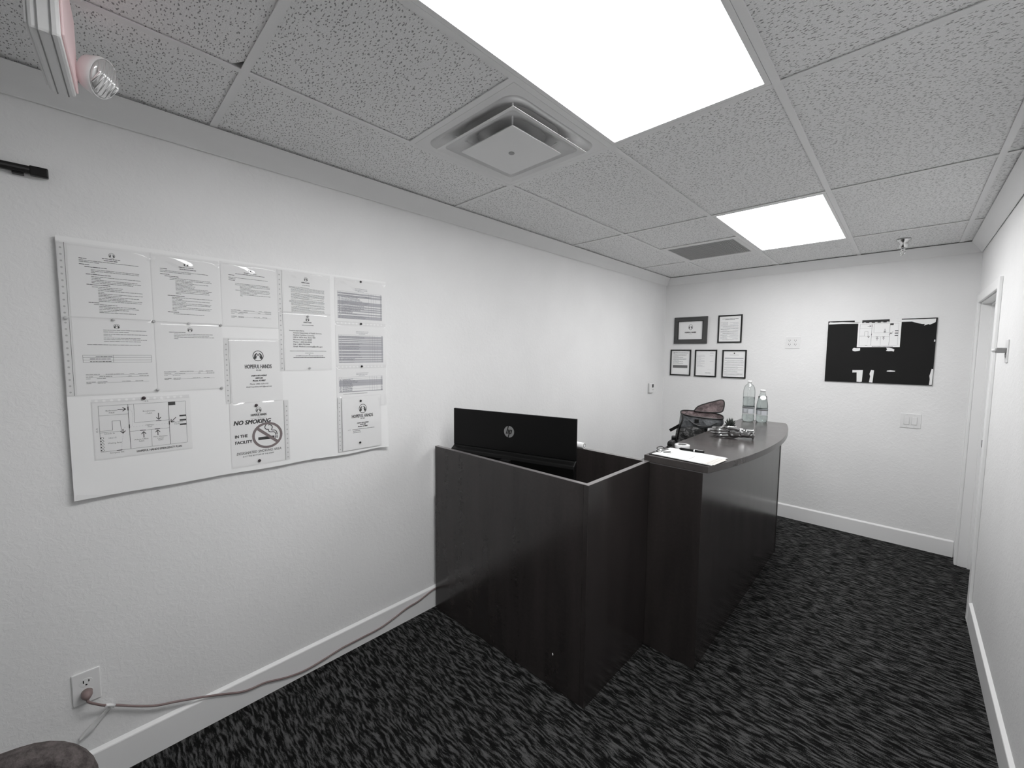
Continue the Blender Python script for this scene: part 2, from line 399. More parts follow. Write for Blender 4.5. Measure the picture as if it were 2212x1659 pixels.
# ------------------------------------------------------------------ ceiling lights
def light(y0, label):
    t = thing('ceiling_light', label, 'light', (GX[1] + U / 2, y0 + U, H), group='flat panel lights in the ceiling')
    a, b = U / 2 - HB - .001, U - HB - .001; f_ = .017
    fr_ = MB().box(-a, a, -b, -b + f_, .0, .02).box(-a, a, b - f_, b, .0, .02).box(-a, -a + f_, -b + f_, b - f_, .0, .02).box(a - f_, a, -b + f_, b - f_, .0, .02)
    fr_.build('frame', white_metal, t)
    B(-a + f_, a - f_, -b + f_, b - f_, .004, .010).build('diffuser', emis, t)
    B(-a, a, -b, b, .0205, .05).build('housing', white_metal, t)
light(-1.2192, 'large glowing flat panel light nearest the viewer')
light(1.2192, 'glowing flat panel light farther away, near the end wall')

# ------------------------------------------------------------------ air diffuser (square cones)
ad_ = thing('air_diffuser', 'square stepped white air diffuser beside the near ceiling light', 'air vent', (GX[0] + U / 2, -U / 2, H))
def sqcone(h0, z0, r0, h1, z1, r1, th=.0015, k=6):
    a = rrect(2 * h0, 2 * h0, r0, k); b = rrect(2 * h1, 2 * h1, r1, k); n_ = len(a)
    vs = [(p[0], p[1], z0) for p in a] + [(p[0], p[1], z1) for p in b] + [(p[0], p[1], z1 + th) for p in b] + [(p[0], p[1], z0 + th) for p in a]
    mb = MB(); mb.add(vs, [(j * n_ + i, j * n_ + (i + 1) % n_, ((j + 1) % 4) * n_ + (i + 1) % n_, ((j + 1) % 4) * n_ + i) for j in range(4) for i in range(n_)], False); return mb
o1 = U / 2 - HB - .001
MB().add(sqcone(o1, .0, .002, .262, .0, .06).v, sqcone(o1, .0, .002, .262, .0, .06).f).add(sqcone(.262, .0, .06, .17, .050, .10).v, sqcone(.262, .0, .06, .17, .050, .10).f, True).build('outer_pan', white_metal, ad_)
MB().add(*[getattr(sqcone(.228, -.022, .003, .205, -.014, .02), q) for q in 'vf']).add(*[getattr(sqcone(.205, -.014, .02, .13, .030, .09), q) for q in 'vf'], True).build('middle_cone', white_metal, ad_)
pl_ = MB().prism(rrect(.302, .302, .003, 3), -.031, -.029); pl_.add(*[getattr(sqcone(.1505, -.029, .003, .09, .02, .04), q) for q in 'vf'])
pl_.build('centre_plate', white_metal, ad_)
MB().lathe([(.013, -.0325), (.013, -.0305)], seg=20).build('screw_cap', mat('vent_cap_grey', .35, .5), ad_)  # small round cap in plain mid grey
for sx in (-1, 1):
    for sy in (-1, 1): MB().tube([(sx * .11, sy * .11, -.005), (sx * .175, sy * .175, .04)], .004, 6).build('hanger', white_metal, ad_)
MB().prism(rrect(.36, .36, .1, 6), .0515, .07).build('duct_collar', mat('duct_dark', .6, .6), ad_)

# ------------------------------------------------------------------ return grille
rg = thing('return_grille', 'dark perforated return-air grille beside the far ceiling light', 'air vent', (GX[0] + U / 2, 1.8288 + U / 2, H))
a = U / 2 - HB - .001; i_ = .258
MB().box(-a, a, -a, -i_, 0, .012).box(-a, a, i_, a, 0, .012).box(-a, -i_, -i_, i_, 0, .012).box(i_, a, -i_, i_, 0, .012).build('frame', white_metal, rg)
gm = MB()
for k in range(36):
    q = -i_ + 2 * i_ * k / 36
    gm.box(q, q + .0085, -i_, i_, .004, .006).box(-i_, i_, q, q + .0085, .0061, .008)
g_ = gm.build('perforated_face', grille_m, rg)
B(-i_, i_, -i_, i_, .030, .034).build('backing', mat('grille_back', .2, .8), rg)

# ------------------------------------------------------------------ sprinkler
sp = thing('fire_sprinkler', 'chrome fire sprinkler hanging from ceiling near the end wall', 'sprinkler', (2.042, 2.757, H))
MB().lathe([(.044, .001), (.044, -.003), (.03, -.010), (.026, -.03), (.0255, -.058), (.018, -.06)], seg=28).build('escutcheon', chrome, sp)
MB().lathe([(.012, -.06), (.012, -.07), (.016, -.072), (.016, -.080), (.008, -.083)], seg=16).build('body', chrome, sp)
MB().tube([(-.011, 0, -.08), (-.013, 0, -.098), (-.004, 0, -.112)], .0025, 6).tube([(.011, 0, -.08), (.013, 0, -.098), (.004, 0, -.112)], .0025, 6).build('yoke', chrome, sp)
MB().lathe([(.003, -.083), (.003, -.110)], seg=8).build('bulb', mat('bulb_glass', .7, .05), sp)
MB().lathe([(.006, -.110), (.016, -.114), (.016, -.1155), (.004, -.118)], seg=16).build('deflector', chrome, sp)

# ------------------------------------------------------------------ exit sign with emergency lamp heads
ex = thing('exit_sign', 'white ceiling-hung exit sign with emergency lamp, seen from its end', 'exit sign', (.612, -1.632, H), (0, 0, math.radians(-4)))
B(-.145, .145, -.024, .024, -.215, -.012).build('housing', plate, ex, .006)
B(-.139, .139, .0245, .029, -.205, -.022).build('lit_face', mat('exit_face', (.75, .62, .63), .35, emit=(1, .62, .64), estr=.12), ex, .002)
B(-.139, .139, -.029, -.0245, -.205, -.022).build('rear_face', plate, ex, .002)
for yy in (-.010, .010): B(-.1465, .1465, yy - .0012, yy + .0012, -.2162, -.012).build('seam', mat('seam_grey', .25, .5), ex)
B(-.06, .06, -.05, .05, -.012, -.0005).build('canopy', plate, ex, .004)
hmx = Matrix.Translation((-.118, .068, -.152)) @ Vector((.42, .84, -.34)).to_track_quat('Z', 'Y').to_matrix().to_4x4()
hd = MB().lathe([(.020, -.030), (.042, -.020), (.050, .004), (.050, .014)], seg=28, mtx=hmx).build('lamp_head', plate, ex)
MB().lathe([(.048, .0142), (.043, .019), (.020, .023), (.002, .024)], seg=28, mtx=hmx).build('lamp_lens', mat('lamp_lens', .7, .12, .6), hd)
for q in range(6):
    xx = -.035 + q * .014; hl = math.sqrt(max(.0001, .045 ** 2 - xx * xx))
    MB().tube([hmx @ Vector((xx, -hl, .016)), hmx @ Vector((xx, 0, .026)), hmx @ Vector((xx, hl, .016))], .0035, 8).build('lens_rib', mat('lens_rib', .9, .08, .7), hd)
MB().tube([(-.115, .028, -.15), (-.115, .06, -.15)], .009, 10).build('lamp_arm', plate, ex)

# ------------------------------------------------------------------ black rail on the left wall
rl = thing('wall_rail', 'black metal rail end high on the wall left of the notice board', 'rail', (0, -1.95, 2.213), RL)
B(-.22, .268, -.012, .012, .012, .026).build('rail', steel_d, rl, .002)
B(.238, .279, -.016, .014, .009, .030).build('end_fitting', steel_d, rl, .003)
B(-.21, .27, -.003, .003, .0262, .0285).build('groove_strip', mat('rail_edge', .05, .3), rl)
B(.20, .225, -.018, -.010, .001, .02).build('bracket', steel_d, rl)
B(-.10, -.06, -.01, .01, .0, .0125).build('mount', steel_d, rl)

# ================================================================== notice board on the left wall
BF = .017                                            # board front face
nb = thing('notice_board', 'large white foam notice board pinned with printed sheets', 'notice board', (0, -1.667, 1.096), RL)
bmb = MB(); NU, NV = 24, 18; bw, bh = 1.220, .921
vs = []
for layer in (1, 0):
    for j in range(NV + 1):
        for i in range(NU + 1):
            u_, v_ = i / NU * bw, j / NV * bh
            if j == 0: v_ += .004 * math.sin(i * .9) * (i / NU)
            curl = .012 * max(0, (u_ - 1.165) / .055) * max(0, 1 - v_ / .20) + .005 * max(0, 1 - u_ / .12) * max(0, 1 - v_ / .1)
            vs.append((u_, v_, (BF if layer else .0105) + curl))
k = (NU + 1) * (NV + 1); fs = []
for j in range(NV):
    for i in range(NU):
        q = j * (NU + 1) + i; fs.append((q, q + 1, q + NU + 2, q + NU + 1)); fs.append((k + q, k + q + NU + 1, k + q + NU + 2, k + q + 1))
ring = [i for i in range(NU + 1)] + [j * (NU + 1) + NU for j in range(1, NV + 1)] + [NV * (NU + 1) + i for i in range(NU - 1, -1, -1)] + [j * (NU + 1) for j in range(NV - 1, 0, -1)]
for a_, b_ in zip(ring, ring[1:] + ring[:1]): fs.append((a_, k + a_, k + b_, b_))
bmb.add(vs, fs).build('foam_sheet', foam, nb)
for (u_, v_) in ((.09, .05), (1.13, .06), (.09, .87), (1.13, .87)): B(u_ - .012, u_ + .012, v_ - .012, v_ + .012, .0, .0110).build('mounting_pad', foam, nb)
MB().add([(0, 0, BF + .0056), (.075, .004, BF + .0025), (.006, .022, BF + .0056)], [(0, 1, 2)]).build('peeling_corner_tape', sl, nb)

def page(name, label, y0, y1, z0, z1, strip=None, layer=0, pm=paper, curl=1.0, seed=1, sleeve=True, cat='notice', group=None):
    t = thing(name, label, cat, (BF + .0004 + layer * .004, y0, z0), RL, group)
    pw, ph = y1 - y0, z1 - z0
    bow = lambda v_: 0.0
    B(0, pw, 0, ph, 0, .0006).build('sheet', pm, t)
    if sleeve:
        m_ = MB(); nu, nv = 44, 52; vs = []
        su0, su1, sv0, sv1 = -.003, pw + .003, -.004, ph + .004
        if strip == 'L': su0 = -.024
        if strip == 'R': su1 = pw + .022
        if strip == 'B': sv0 = -.003
        for j in range(nv + 1):
            for i in range(nu + 1):
                u_ = su0 + (su1 - su0) * i / nu; v_ = sv0 + (sv1 - sv0) * j / nv
                e = min(1, min(i, nu - i) / 3) * min(1, min(j, nv - j) / 2)
                top = max(0, 1 - (ph - v_) / .075)
                nz = noise.noise(Vector((u_ * 11 + seed * 3.1, v_ * 15, seed * 1.7))); nz2 = noise.noise(Vector((u_ * 7 + seed, v_ * 6 - seed, 3.3)))
                if curl == 1.0:
                    for (au, av, bu, bv, am, sg) in ((.03, ph - .006, .115, ph - .040, .0055, .017), (.10, ph - .045, .15, ph - .085, .0022, .012), (.16, ph - .004, .205, ph - .020, .004, .014)):
                        dx_, dy_ = bu - au, bv - av; L_ = math.hypot(dx_, dy_); q_ = max(0, min(1, ((u_ - au) * dx_ + (v_ - av) * dy_) / L_ ** 2))
                        dd = math.hypot(u_ - au - q_ * dx_, v_ - av - q_ * dy_); nz2 += am / .0012 * math.exp(-(dd / sg) ** 2) * (.7 + .5 * math.sin(seed * 2.3 + au * 40))
                vs.append((u_, v_, .0011 + e * (.0006 + .012 * curl * top * max(0, 1 - u_ / pw) + curl * (.0050 * top * (1 + 1.9 * nz) + .0012 * (.6 + nz2)))))
        m_.add(vs, [(j * (nu + 1) + i, j * (nu + 1) + i + 1, (j + 1) * (nu + 1) + i + 1, (j + 1) * (nu + 1) + i) for j in range(nv) for i in range(nu)], True).build('plastic_sleeve', sl, t)
    if strip:
        if strip in 'LR':
            x0 = -.0225 if strip == 'L' else pw + .004
            sb = B(x0, x0 + .017, 0, ph, .0001, .0008).build('binding_strip', mat('strip_white', .80, .35), t)
            hm = MB(); kk = int(ph / .022)
            for q in range(kk): hm.lathe([(.0032, .00082), (.0032, .00092)], (x0 + .0085, .012 + q * .022, 0), 8)
            hm.build('punched_holes', mat('hole_grey', .5, .6), sb)
            B(x0 + (.017 if strip == 'L' else -.0035), x0 + (.0182 if strip == 'L' else -.0023), 0, ph, .0001, .0009).build('strip_seam', inkg, t)
        else:
            y_ = -.014 if strip == 'B' else ph
            sb = B(.0, pw, y_, y_ + .013, .0001, .0008).build('binding_strip', mat('strip_white', .80, .35), t)
            hm = MB(); kk = int(pw / .020)
            for q in range(kk): hm.lathe([(.0045, .00082), (.0045, .00092)], (.012 + q * .020, y_ + .0065, 0), 8)
            hm.build('punched_holes', mat('hole_white', .9, .3), sb)
    return t, Ink(), pw, ph
PZ = .0009
def doc(I, pw, ph, lines, rnd, h=.0019):
    for ln in lines:
        v_, a_, b_ = ln[:3]; bold = len(ln) > 3
        y_ = ph * (1 - v_)
        if bold: I.words(a_ * pw, b_ * pw, y_, h * 1.15, ink, rnd, .0015)
        else: I.words(a_ * pw, b_ * pw, y_, h, inkg, rnd)
def sig(I, pw, ph, v0, a_, b_):
    rows = [(0, 0, .23), (0, .3, .6), (0, .68, .76), (0, .82, 1), (.03, 0, .13), (.03, .2, .4), (.03, .66, .72), (.03, .84, 1), (.055, 0, .08), (.055, .16, .32), (.10, 0, .14), (.10, .17, .32), (.10, .55, .7), (.10, .77, .9), (.118, 0, .08), (.118, .17, .3)]
    for dv, q0, q1 in rows: I.words((a_ + (b_ - a_) * q0) * pw, (a_ + (b_ - a_) * q1) * pw, ph * (1 - v0 - dv), .0016, inkg)
    for dv in (.008, .037, .108): I.line((a_ * pw, ph * (1 - v0 - dv)), (b_ * pw, ph * (1 - v0 - dv)), .0006, inkg)
R_ = random.Random(3)
# --- first column
t, I, pw, ph = page('pinned_page', 'densely printed policy page at the top left corner of notice board', -1.643, -1.428, 1.746, 1.997, 'L', seed=1, group='policy pages on the notice board')
I.logo(.52 * pw, .895 * ph, .0085, False)
I.words(.40 * pw, .62 * pw, .838 * ph, .0024, ink, R_); I.words(.42 * pw, .60 * pw, .812 * ph, .0024, ink, R_)
L1 = [(.19, .13, .22, 1), (.215, .13, .86), (.235, .13, .36), (.27, .13, .25, 1), (.30, .19, .45, 1), (.333, .26, .86), (.353, .26, .86), (.373, .26, .31), (.40, .2, .5, 1), (.43, .26, .88), (.452, .26, .37), (.474, .26, .82), (.495, .26, .88), (.516, .26, .78), (.543, .2, .5, 1), (.572, .26, .63), (.595, .33, .63), (.617, .33, .88), (.64, .33, .4), (.662, .33, .88), (.683, .33, .61), (.704, .33, .83), (.726, .33, .68), (.747, .33, .88), (.768, .33, .86), (.793, .21, .34, 1), (.818, .27, .55), (.842, .33, .78), (.863, .33, .82), (.885, .33, .69), (.907, .33, .54), (.928, .33, .78)]
doc(I, pw, ph, L1, R_); I.build(t, PZ)
t, I, pw, ph = page('pinned_page', 'policy page with a small signature table, second in the leftmost column', -1.643, -1.428, 1.470, 1.743, 'L', seed=2, curl=.5, group='policy pages on the notice board')
I.logo(.525 * pw, .905 * ph, .0085, True)
doc(I, pw, ph, [(.15, .36, .92), (.175, .36, .68), (.205, .36, .92), (.225, .36, .46), (.255, .36, .82), (.275, .36, .92), (.30, .36, .82), (.345, .16, .84)], R_)
for a_, b_ in ((.10, .46), (.46, .95)):
    I.path([(a_ * pw, .52 * ph), (b_ * pw, .52 * ph), (b_ * pw, .425 * ph), (a_ * pw, .425 * ph), (a_ * pw, .52 * ph)], .0008, inkg)
for q in (.49, .457): I.line((.10 * pw, q * ph), (.95 * pw, q * ph), .0007, inkg)
for q in (.498, .466, .433): I.words(.18 * pw if q < .49 else .25 * pw, .45 * pw, q * ph, .0022, ink, R_)
sig(I, pw, ph, .735, .12, .90); I.build(t, PZ)
# --- second column
t, I, pw, ph = page('pinned_page', 'densely printed policy page at the top of the second column', -1.425, -1.212, 1.743, 1.999, None, seed=3, group='policy pages on the notice board')
I.logo(.50 * pw, .90 * ph, .0085, False); I.words(.39 * pw, .61 * pw, .845 * ph, .0023, ink, R_); I.words(.40 * pw, .66 * pw, .815 * ph, .0023, ink, R_)
L3 = [(.205, .12, .22, 1), (.23, .12, .83), (.25, .12, .58), (.285, .12, .25, 1), (.31, .18, .38, 1), (.335, .25, .88), (.357, .25, .88), (.378, .33, .6), (.40, .33, .85), (.42, .33, .58), (.44, .33, .62), (.46, .33, .61), (.48, .33, .82), (.5, .33, .89), (.522, .33, .84), (.545, .33, .84), (.565, .33, .42), (.6, .21, .46, 1), (.625, .27, .9), (.647, .27, .44), (.668, .27, .86), (.69, .27, .47), (.71, .27, .86), (.732, .27, .85), (.753, .27, .48), (.775, .27, .89), (.797, .27, .84), (.82, .27, .33), (.85, .2, .36, 1), (.875, .28, .74)]
doc(I, pw, ph, L3, R_); I.build(t, PZ)
t, I, pw, ph = page('pinned_page', 'mostly blank policy page with signature lines, below in the second column', -1.425, -1.212, 1.472, 1.740, None, seed=4, curl=.5, group='policy pages on the notice board')
I.logo(.51 * pw, .905 * ph, .0085, True)
doc(I, pw, ph, [(.14, .2, .44, 1), (.165, .27, .86), (.188, .27, .82), (.21, .27, .88), (.235, .27, .33)], R_); sig(I, pw, ph, .72, .10, .86); I.build(t, PZ)
# --- third column
t, I, pw, ph = page('pinned_page', 'half-filled form page at the top of the third column of notice board', -1.205, -.992, 1.737, 2.004, None, seed=5, group='policy pages on the notice board')
I.logo(.50 * pw, .915 * ph, .0075, False); I.words(.40 * pw, .62 * pw, .865 * ph, .0024, ink, R_); I.words(.25 * pw, .77 * pw, .838 * ph, .0024, ink, R_)
doc(I, pw, ph, [(.19, .13, .23, 1), (.225, .13, .84), (.245, .13, .25), (.27, .13, .25, 1), (.315, .24, .86), (.335, .24, .86), (.357, .32, .86), (.378, .32, .52), (.40, .32, .86), (.42, .24, .86), (.442, .32, .85), (.463, .32, .62), (.485, .32, .87), (.505, .32, .37)], R_)
sig(I, pw, ph, .74, .15, .87); I.build(t, PZ)
t, I, pw, ph = page('pinned_page', 'letterhead contact page with round hands logo, middle of notice board', -1.183, -.985, 1.405, 1.684, 'L', seed=6, curl=.6, group='letterhead pages on the notice board')
c_ = .53 * pw
I.logo(c_, .735 * ph, .0215, True, .0235); I.text('HOPEFUL HANDS', c_, .535 * ph, .0168, .105, bold=.0006)
I.text('WE CARE', c_, .495 * ph, .0056, .020, bold=.0002)
I.text('21628 N 18TH AVENUE', c_, .408 * ph, .0062, .060, shear=.3, bold=.0005)
I.text('SUITE 250', c_, .368 * ph, .0062, .028, shear=.3, bold=.0005)
I.text('Phoenix, AZ 85027', c_, .327 * ph, .0062, .050, shear=.3, bold=.0005)
I.text('Phone: (480) 520-6193', c_, .275 * ph, .0062, .072, inkg, shear=.25, bold=.0002)
I.text('Email: hopefulhands01@gmail.com', c_, .232 * ph, .0050, .100, inkg, shear=.25, bold=.0003)
I.build(t, PZ)
# --- no smoking notice
t, I, pw, ph = page('no_smoking_sign', 'no smoking notice with struck-out cigarette at the bottom of notice board', -1.194, -.981, 1.119, 1.401, 'R', seed=7, curl=.35, cat='sign')
c_ = .515 * pw
I.logo(c_, .878 * ph, .0115, True, .0145); I.text('HOPEFUL HANDS', c_, .785 * ph, .0098, .062, bold=.0005); I.text('WE CARE', c_, .765 * ph, .003, .012, inkg)
I.line((.36 * pw, .75 * ph), (.67 * pw, .75 * ph), .0007, inkg)
I.text('NO SMOKING', .06 * pw, .665 * ph, .0185, .142, align='L', shear=.22, bold=.0010)
I.text('IN THE', .075 * pw, .462 * ph, .0125, .047, align='L', bold=.0007); I.text('FACILITY', .075 * pw, .365 * ph, .0125, .064, align='L', bold=.0007)
I.text('DESIGNATED SMOKING AREA', .09 * pw, .19 * ph, .0115, .178, inkg, 'L', .18, .0003); I.text('IS AT THE BOTTOM OF THE STEPS', .20 * pw, .145 * ph, .0060, .122, inkg, 'L', .15, .0002)
cx, cy, r = .668 * pw, .455 * ph, .0620
I.ring(cx, cy, r * 1.0, r * .97, .0105, inkr, 6e-5); a_ = math.radians(-41)
I.line((cx - (r - .006) * math.cos(a_), cy - (r - .006) * math.sin(a_)), (cx + (r - .006) * math.cos(a_), cy + (r - .006) * math.sin(a_)), .0125, inkr, 8e-5)
I.rect(cx - .038, cy - .0185, cx + .028, cy - .0055); I.rect(cx + .031, cy - .0185, cx + .0345, cy - .0055); I.rect(cx + .037, cy - .0185, cx + .0405, cy - .0055)
sm1 = smooth_path([(.0325, -.003, 0), (.032, .006, 0), (.025, .012, 0), (.012, .013, 0), (.005, .018, 0), (.004, .026, 0), (-.004, .027, 0), (-.010, .034, 0), (-.008, .045, 0), (-.003, .050, 0)], 5)
sm2 = smooth_path([(.039, -.003, 0), (.038, .010, 0), (.031, .019, 0), (.017, .022, 0), (.020, .032, 0), (.018, .042, 0), (.009, .047, 0), (.004, .045, 0)], 5)
for s_ in (sm1, sm2): I.path([(cx + p.x, cy + p.y) for p in s_], .0036, ink, 2e-5)
I.build(t, PZ)
# --- emergency plan
def plan(I, x0, x1, y0, y1, k=1.0, words=True):
    pw_, ph_ = x1 - x0, y1 - y0
    P = lambda u_, v_: (x0 + u_ * pw_, y1 - v_ * ph_)
    lw = .0009 * k
    I.path([P(0, 0), P(1, 0), P(1, 1), P(0, 1), P(0, 0)], lw, inkg)
    for a, b in (((.315, 0), (.32, 1)), ((.785, 0), (.785, 1))): I.line(P(*a), P(*b), lw * 1.5, ink)
    for a, b in (((0, .21), (.315, .21)), ((.38, 0), (.38, .42)), ((.38, .42), (.785, .42)), ((.32, .608), (.785, .608)), ((.565, .608), (.565, 1)), ((0, .545), (.135, .545)), ((0, .58), (.23, .58))): I.line(P(*a), P(*b), lw, inkg)
    I.path([P(.135, .545), P(.135, .344), P(.222, .344), P(.228, .58)], lw * 1.4, inkg)
    tk = .017 * ph_ if False else .0022 * k
    for u_, a, b in ((.315, .05, .135), (.318, .45, .535), (.785, .455, .535)):
        p, q = P(u_, a), P(u_, b); I.line(p, q, .0030 * k)
    for u0, u1, v_ in ((.625, .69, .42), (.435, .5, .608), (.607, .67, .608), (.165, .225, 1.0)): I.line(P(u0, v_), P(u1, v_), .0028 * k)
    p, q = P(.785, .08), P(.872, 0); I.rect(p[0], p[1], q[0], q[1])
    for v_ in (.345, .45, .555): p, q = P(.915, v_ + .018), P(1, v_ - .018); I.rect(p[0], p[1], q[0], q[1])
    aw, ah = .0024 * k, .0085 * k
    for a, b in (((.2, .10), (.288, .10)), ((.66, .24), (.66, .39)), ((.475, .775), (.475, .645)), ((.64, .755), (.64, .635)), ((.87, .375), (.808, .475)), ((.245, .54), (.245, .63))): I.arrow(P(*a), P(*b), aw, ah)
    dash = [(.33, .10), (.355, .16), (.365, .3), (.36, .42), (.345, .49)]
    for a, b in zip(dash, dash[1:]):
        for q in range(3): t0, t1 = q / 3, q / 3 + .17; I.line(P(a[0] + (b[0] - a[0]) * t0, a[1] + (b[1] - a[1]) * t0), P(a[0] + (b[0] - a[0]) * t1, a[1] + (b[1] - a[1]) * t1), lw * .8, inkl)
    for q in range(16): I.line(P(.26 + q * .033, .505), P(.275 + q * .033, .505), lw * .8, inkl)
    for q in range(9): I.line(P(.243 - q * .003, .66 + q * .037), P(.242 - q * .003, .68 + q * .037), lw * .8, inkl)
    if words:
        for s_, u_, v_, wd in (('Bathroom', .135, .125, .12), ('7.8x8', .135, .175, .06), ('Breakroom', .55, .19, .14), ('17x8.5', .55, .245, .07), ('Hallway', .55, .51, .09), ('33x4', .55, .55, .05), ('Group Session', .885, .50, .145), ('13x18', .88, .545, .06),
                               ('Check In', .10, .625, .11), ('15x15', .13, .725, .08), ('Waiting Area', .15, .84, .15), ('Admin Office', .445, .82, .16), ('9x8.5', .445, .865, .06), ('Med. Education', .67, .80, .165), ('Center', .67, .845, .08), ('9x8.5', .67, .885, .06), ('Emergency Exit', .17, 1.055, .15), ('15 ft', .525, -.035, .05)):
            x, y = P(u_, v_); I.text(s_, x, y, .0052 * k, wd * pw_, inkg)
        x, y = P(-.035, .52); I.text('15 ft', x + .004, y, .0045, .016, inkg, rot=PI / 2)
        x, y = P(.655, 1.095); I.text('HOPEFUL HANDS EMERGENCY PLAN', x, y, .0075 * k, .54 * pw_, ink, bold=.0003)
        for q in range(5): x, y = P(.022, .70 + q * .067); I.ring(x, y, .004, .004, .0012, inkg); I.rect(x - .006, y - .002, x - .003, y + .003, ink)
    else: I.words(x0 + .35 * pw_, x0 + .9 * pw_, y0 - .012, .003, inkg)
t, I, pw, ph = page('emergency_plan', 'printed emergency floor plan with arrows, lower left of the notice board', -1.608, -1.330, 1.233, 1.440, 'T', seed=8, curl=.3, cat='plan')
plan(I, .016, pw - .013, .026, ph - .012); I.build(t, PZ)
# --- fourth column: letter on two sheets
t, I, pw, ph = page('pinned_page', 'closely printed letter page at the top of the fourth column of notice board', -.967, -.755, 1.816, 2.004, 'L', seed=9, group='policy pages on the notice board')
I.logo(.48 * pw, .845 * ph, .0085, True); I.text('HOPEFUL HANDS', .47 * pw, .745 * ph, .005, .036, bold=.0003); I.words(.40 * pw, .56 * pw, .685 * ph, .002, inkg)
vv = .665
for q in range(24):
    vv -= .0245 if q % 6 else .04
    a_ = .12 if q in (0, 1, 13, 14) else .16
    I.words(a_ * pw, (.88 if q % 5 else .55) * pw, vv * ph, .0017, inkg, R_)
I.build(t, PZ)
t, I, pw, ph = page('pinned_page', 'contact page with an address list, below in the fourth column', -.967, -.755, 1.541, 1.813, 'L', seed=10, curl=.4, group='policy pages on the notice board')
I.logo(.49 * pw, .895 * ph, .0085, True); I.text('HOPEFUL HANDS', .49 * pw, .835 * ph, .005, .036, bold=.0003); I.words(.37 * pw, .62 * pw, .79 * ph, .0024, inkg)
for q, (s_, wd, m_) in enumerate((('Grievances may be filed to:', .31, ink), ('Arizona Department of Health Services,', .62, inkg), ('Medical Facilities Licensing', .45, inkg), ('150 N 18TH Ave, Suite 450', .47, ink), ('Phoenix Arizona 85007', .40, ink), ('Phone: 1-602-364-3030', .39, ink), ('Fax: 1-602-792-0466', .35, ink), ('Email: Medical.Licensing@azdhs.gov', .63, ink))):
    I.text(s_, (.10 if q == 0 else .18) * pw, (.685 - q * .0395) * ph, .0062 if q else .0048, wd * pw, m_, 'L', bold=.0002)
for a_, b_, v_ in ((.1, .9, .335), (.42, .62, .30), (.5, .53, .275), (.22, .82, .25)): I.words(a_ * pw, b_ * pw, v_ * ph, .0024, inkg, R_)
I.words(.17 * pw, .86 * pw, .22 * ph, .0028, ink, R_); I.build(t, PZ)
# --- fifth column: tables
def table(I, x0, x1, y0, y1, rows, rnd):
    I.words(x0 + .38 * (x1 - x0), x0 + .66 * (x1 - x0), y1 + .018, .0018, inkt, rnd); I.words(x0 + .38 * (x1 - x0), x0 + .66 * (x1 - x0), y1 + .011, .0018, inkt, rnd); I.words(x0 + .44 * (x1 - x0), x0 + .58 * (x1 - x0), y1 + .005, .0018, inkt, rnd)
    tot = sum(r[0] for r in rows); y = y1; wd = x1 - x0
    for hgt, dark, txt in rows:
        hh = (y1 - y0) * hgt / tot
        if dark: I.rect(x0, y - hh, x1, y, inkl)
        nl = max(1, round(hh / .0055))
        for q in range(nl):
            yy = y - hh * (q + .75) / nl
            if txt: I.g(inkt); I.words(x0 + .005, x0 + .05 * wd, yy, .0024, inkt, rnd); 
            if txt:
                b = len(I.l['ink_table_text'][1].v); I.words(x0 + .075 * wd, x0 + txt * wd * rnd.uniform(.85, 1.05), yy, .0026, inkt, rnd)
            I.words(x1 - .03 * wd, x1 - .002, yy, .0024, inkt, rnd)
        I.line((x0, y), (x1, y), .0006, inkt, 2e-5); y -= hh
    mb = I.l['ink_table_text'][1]; mb.v = [(p[0], p[1], p[2] + 3e-5) for p in mb.v]
    for u_ in (0, .06, .69, .75, .80, .86, .965, 1): I.line((x0 + u_ * wd, y0), (x0 + u_ * wd, y1), .0007, inkt, 5e-5)
    I.line((x0, y0), (x1, y0), .0008, inkt, 5e-5)
t, I, pw, ph = page('pinned_table', 'shaded table sheet with one tall pale row, topmost of the rightmost column', -.729, -.451, 1.786, 2.004, 'B', seed=11, group='table sheets on the notice board')
table(I, .014, pw - .022, .017, .155, [(.8, 0, 0), (1, 1, .5), (.6, 0, 0), (1.3, 1, .75), (2.8, 0, .52), (2.4, 1, .7), (1, 0, .65), (.7, 1, .65), (.7, 0, .6), (.8, 1, .66), (.6, 0, .6), (.8, 1, .3), (1.2, 0, .36), (.8, 1, .42), (.8, 0, 0), (2.2, 1, .66)], R_); I.build(t, PZ)
t, I, pw, ph = page('pinned_table', 'evenly striped table sheet, second in the rightmost column', -.729, -.451, 1.561, 1.770, 'B', seed=12, curl=.4, group='table sheets on the notice board')
table(I, .014, pw - .018, .014, .158, [(.8, 0, 0), (1.7, 1, .6), (.5, 0, 0), (.8, 1, .5), (.5, 0, 0), (.8, 1, .45), (.5, 0, 0), (1.5, 1, .5), (.5, 0, 0), (3, 1, .5), (.6, 0, 0), (1.5, 1, .5), (.6, 0, 0), (1.4, 1, .5), (.7, 0, 0), (.8, 1, .5), (.7, 0, .4), (1.3, 1, .36), (.6, 0, 0), (.8, 1, .36)], R_); I.build(t, PZ)
t, I, pw, ph = page('pinned_table', 'table sheet partly covered by a letterhead page, third in rightmost column', -.729, -.455, 1.338, 1.546, None, seed=13, curl=.4, group='table sheets on the notice board')
table(I, .012, pw - .020, .083, .162, [(1, 0, 0), (1, 0, .3), (1.6, 1, .42), (1.8, 1, .32), (1.6, 0, .3), (1.6, 0, .3), (.4, 1, 0)], R_)
I.words(.12 * pw, .6 * pw, .072, .002, inkg); I.build(t, PZ)
t, I, pw, ph = page('pinned_page', 'small letterhead page held by two black pins, bottom right of notice board', -.706, -.491, 1.113, 1.395, 'L', 1, seed=14, curl=.35, group='letterhead pages on the notice board')
c_ = .51 * pw
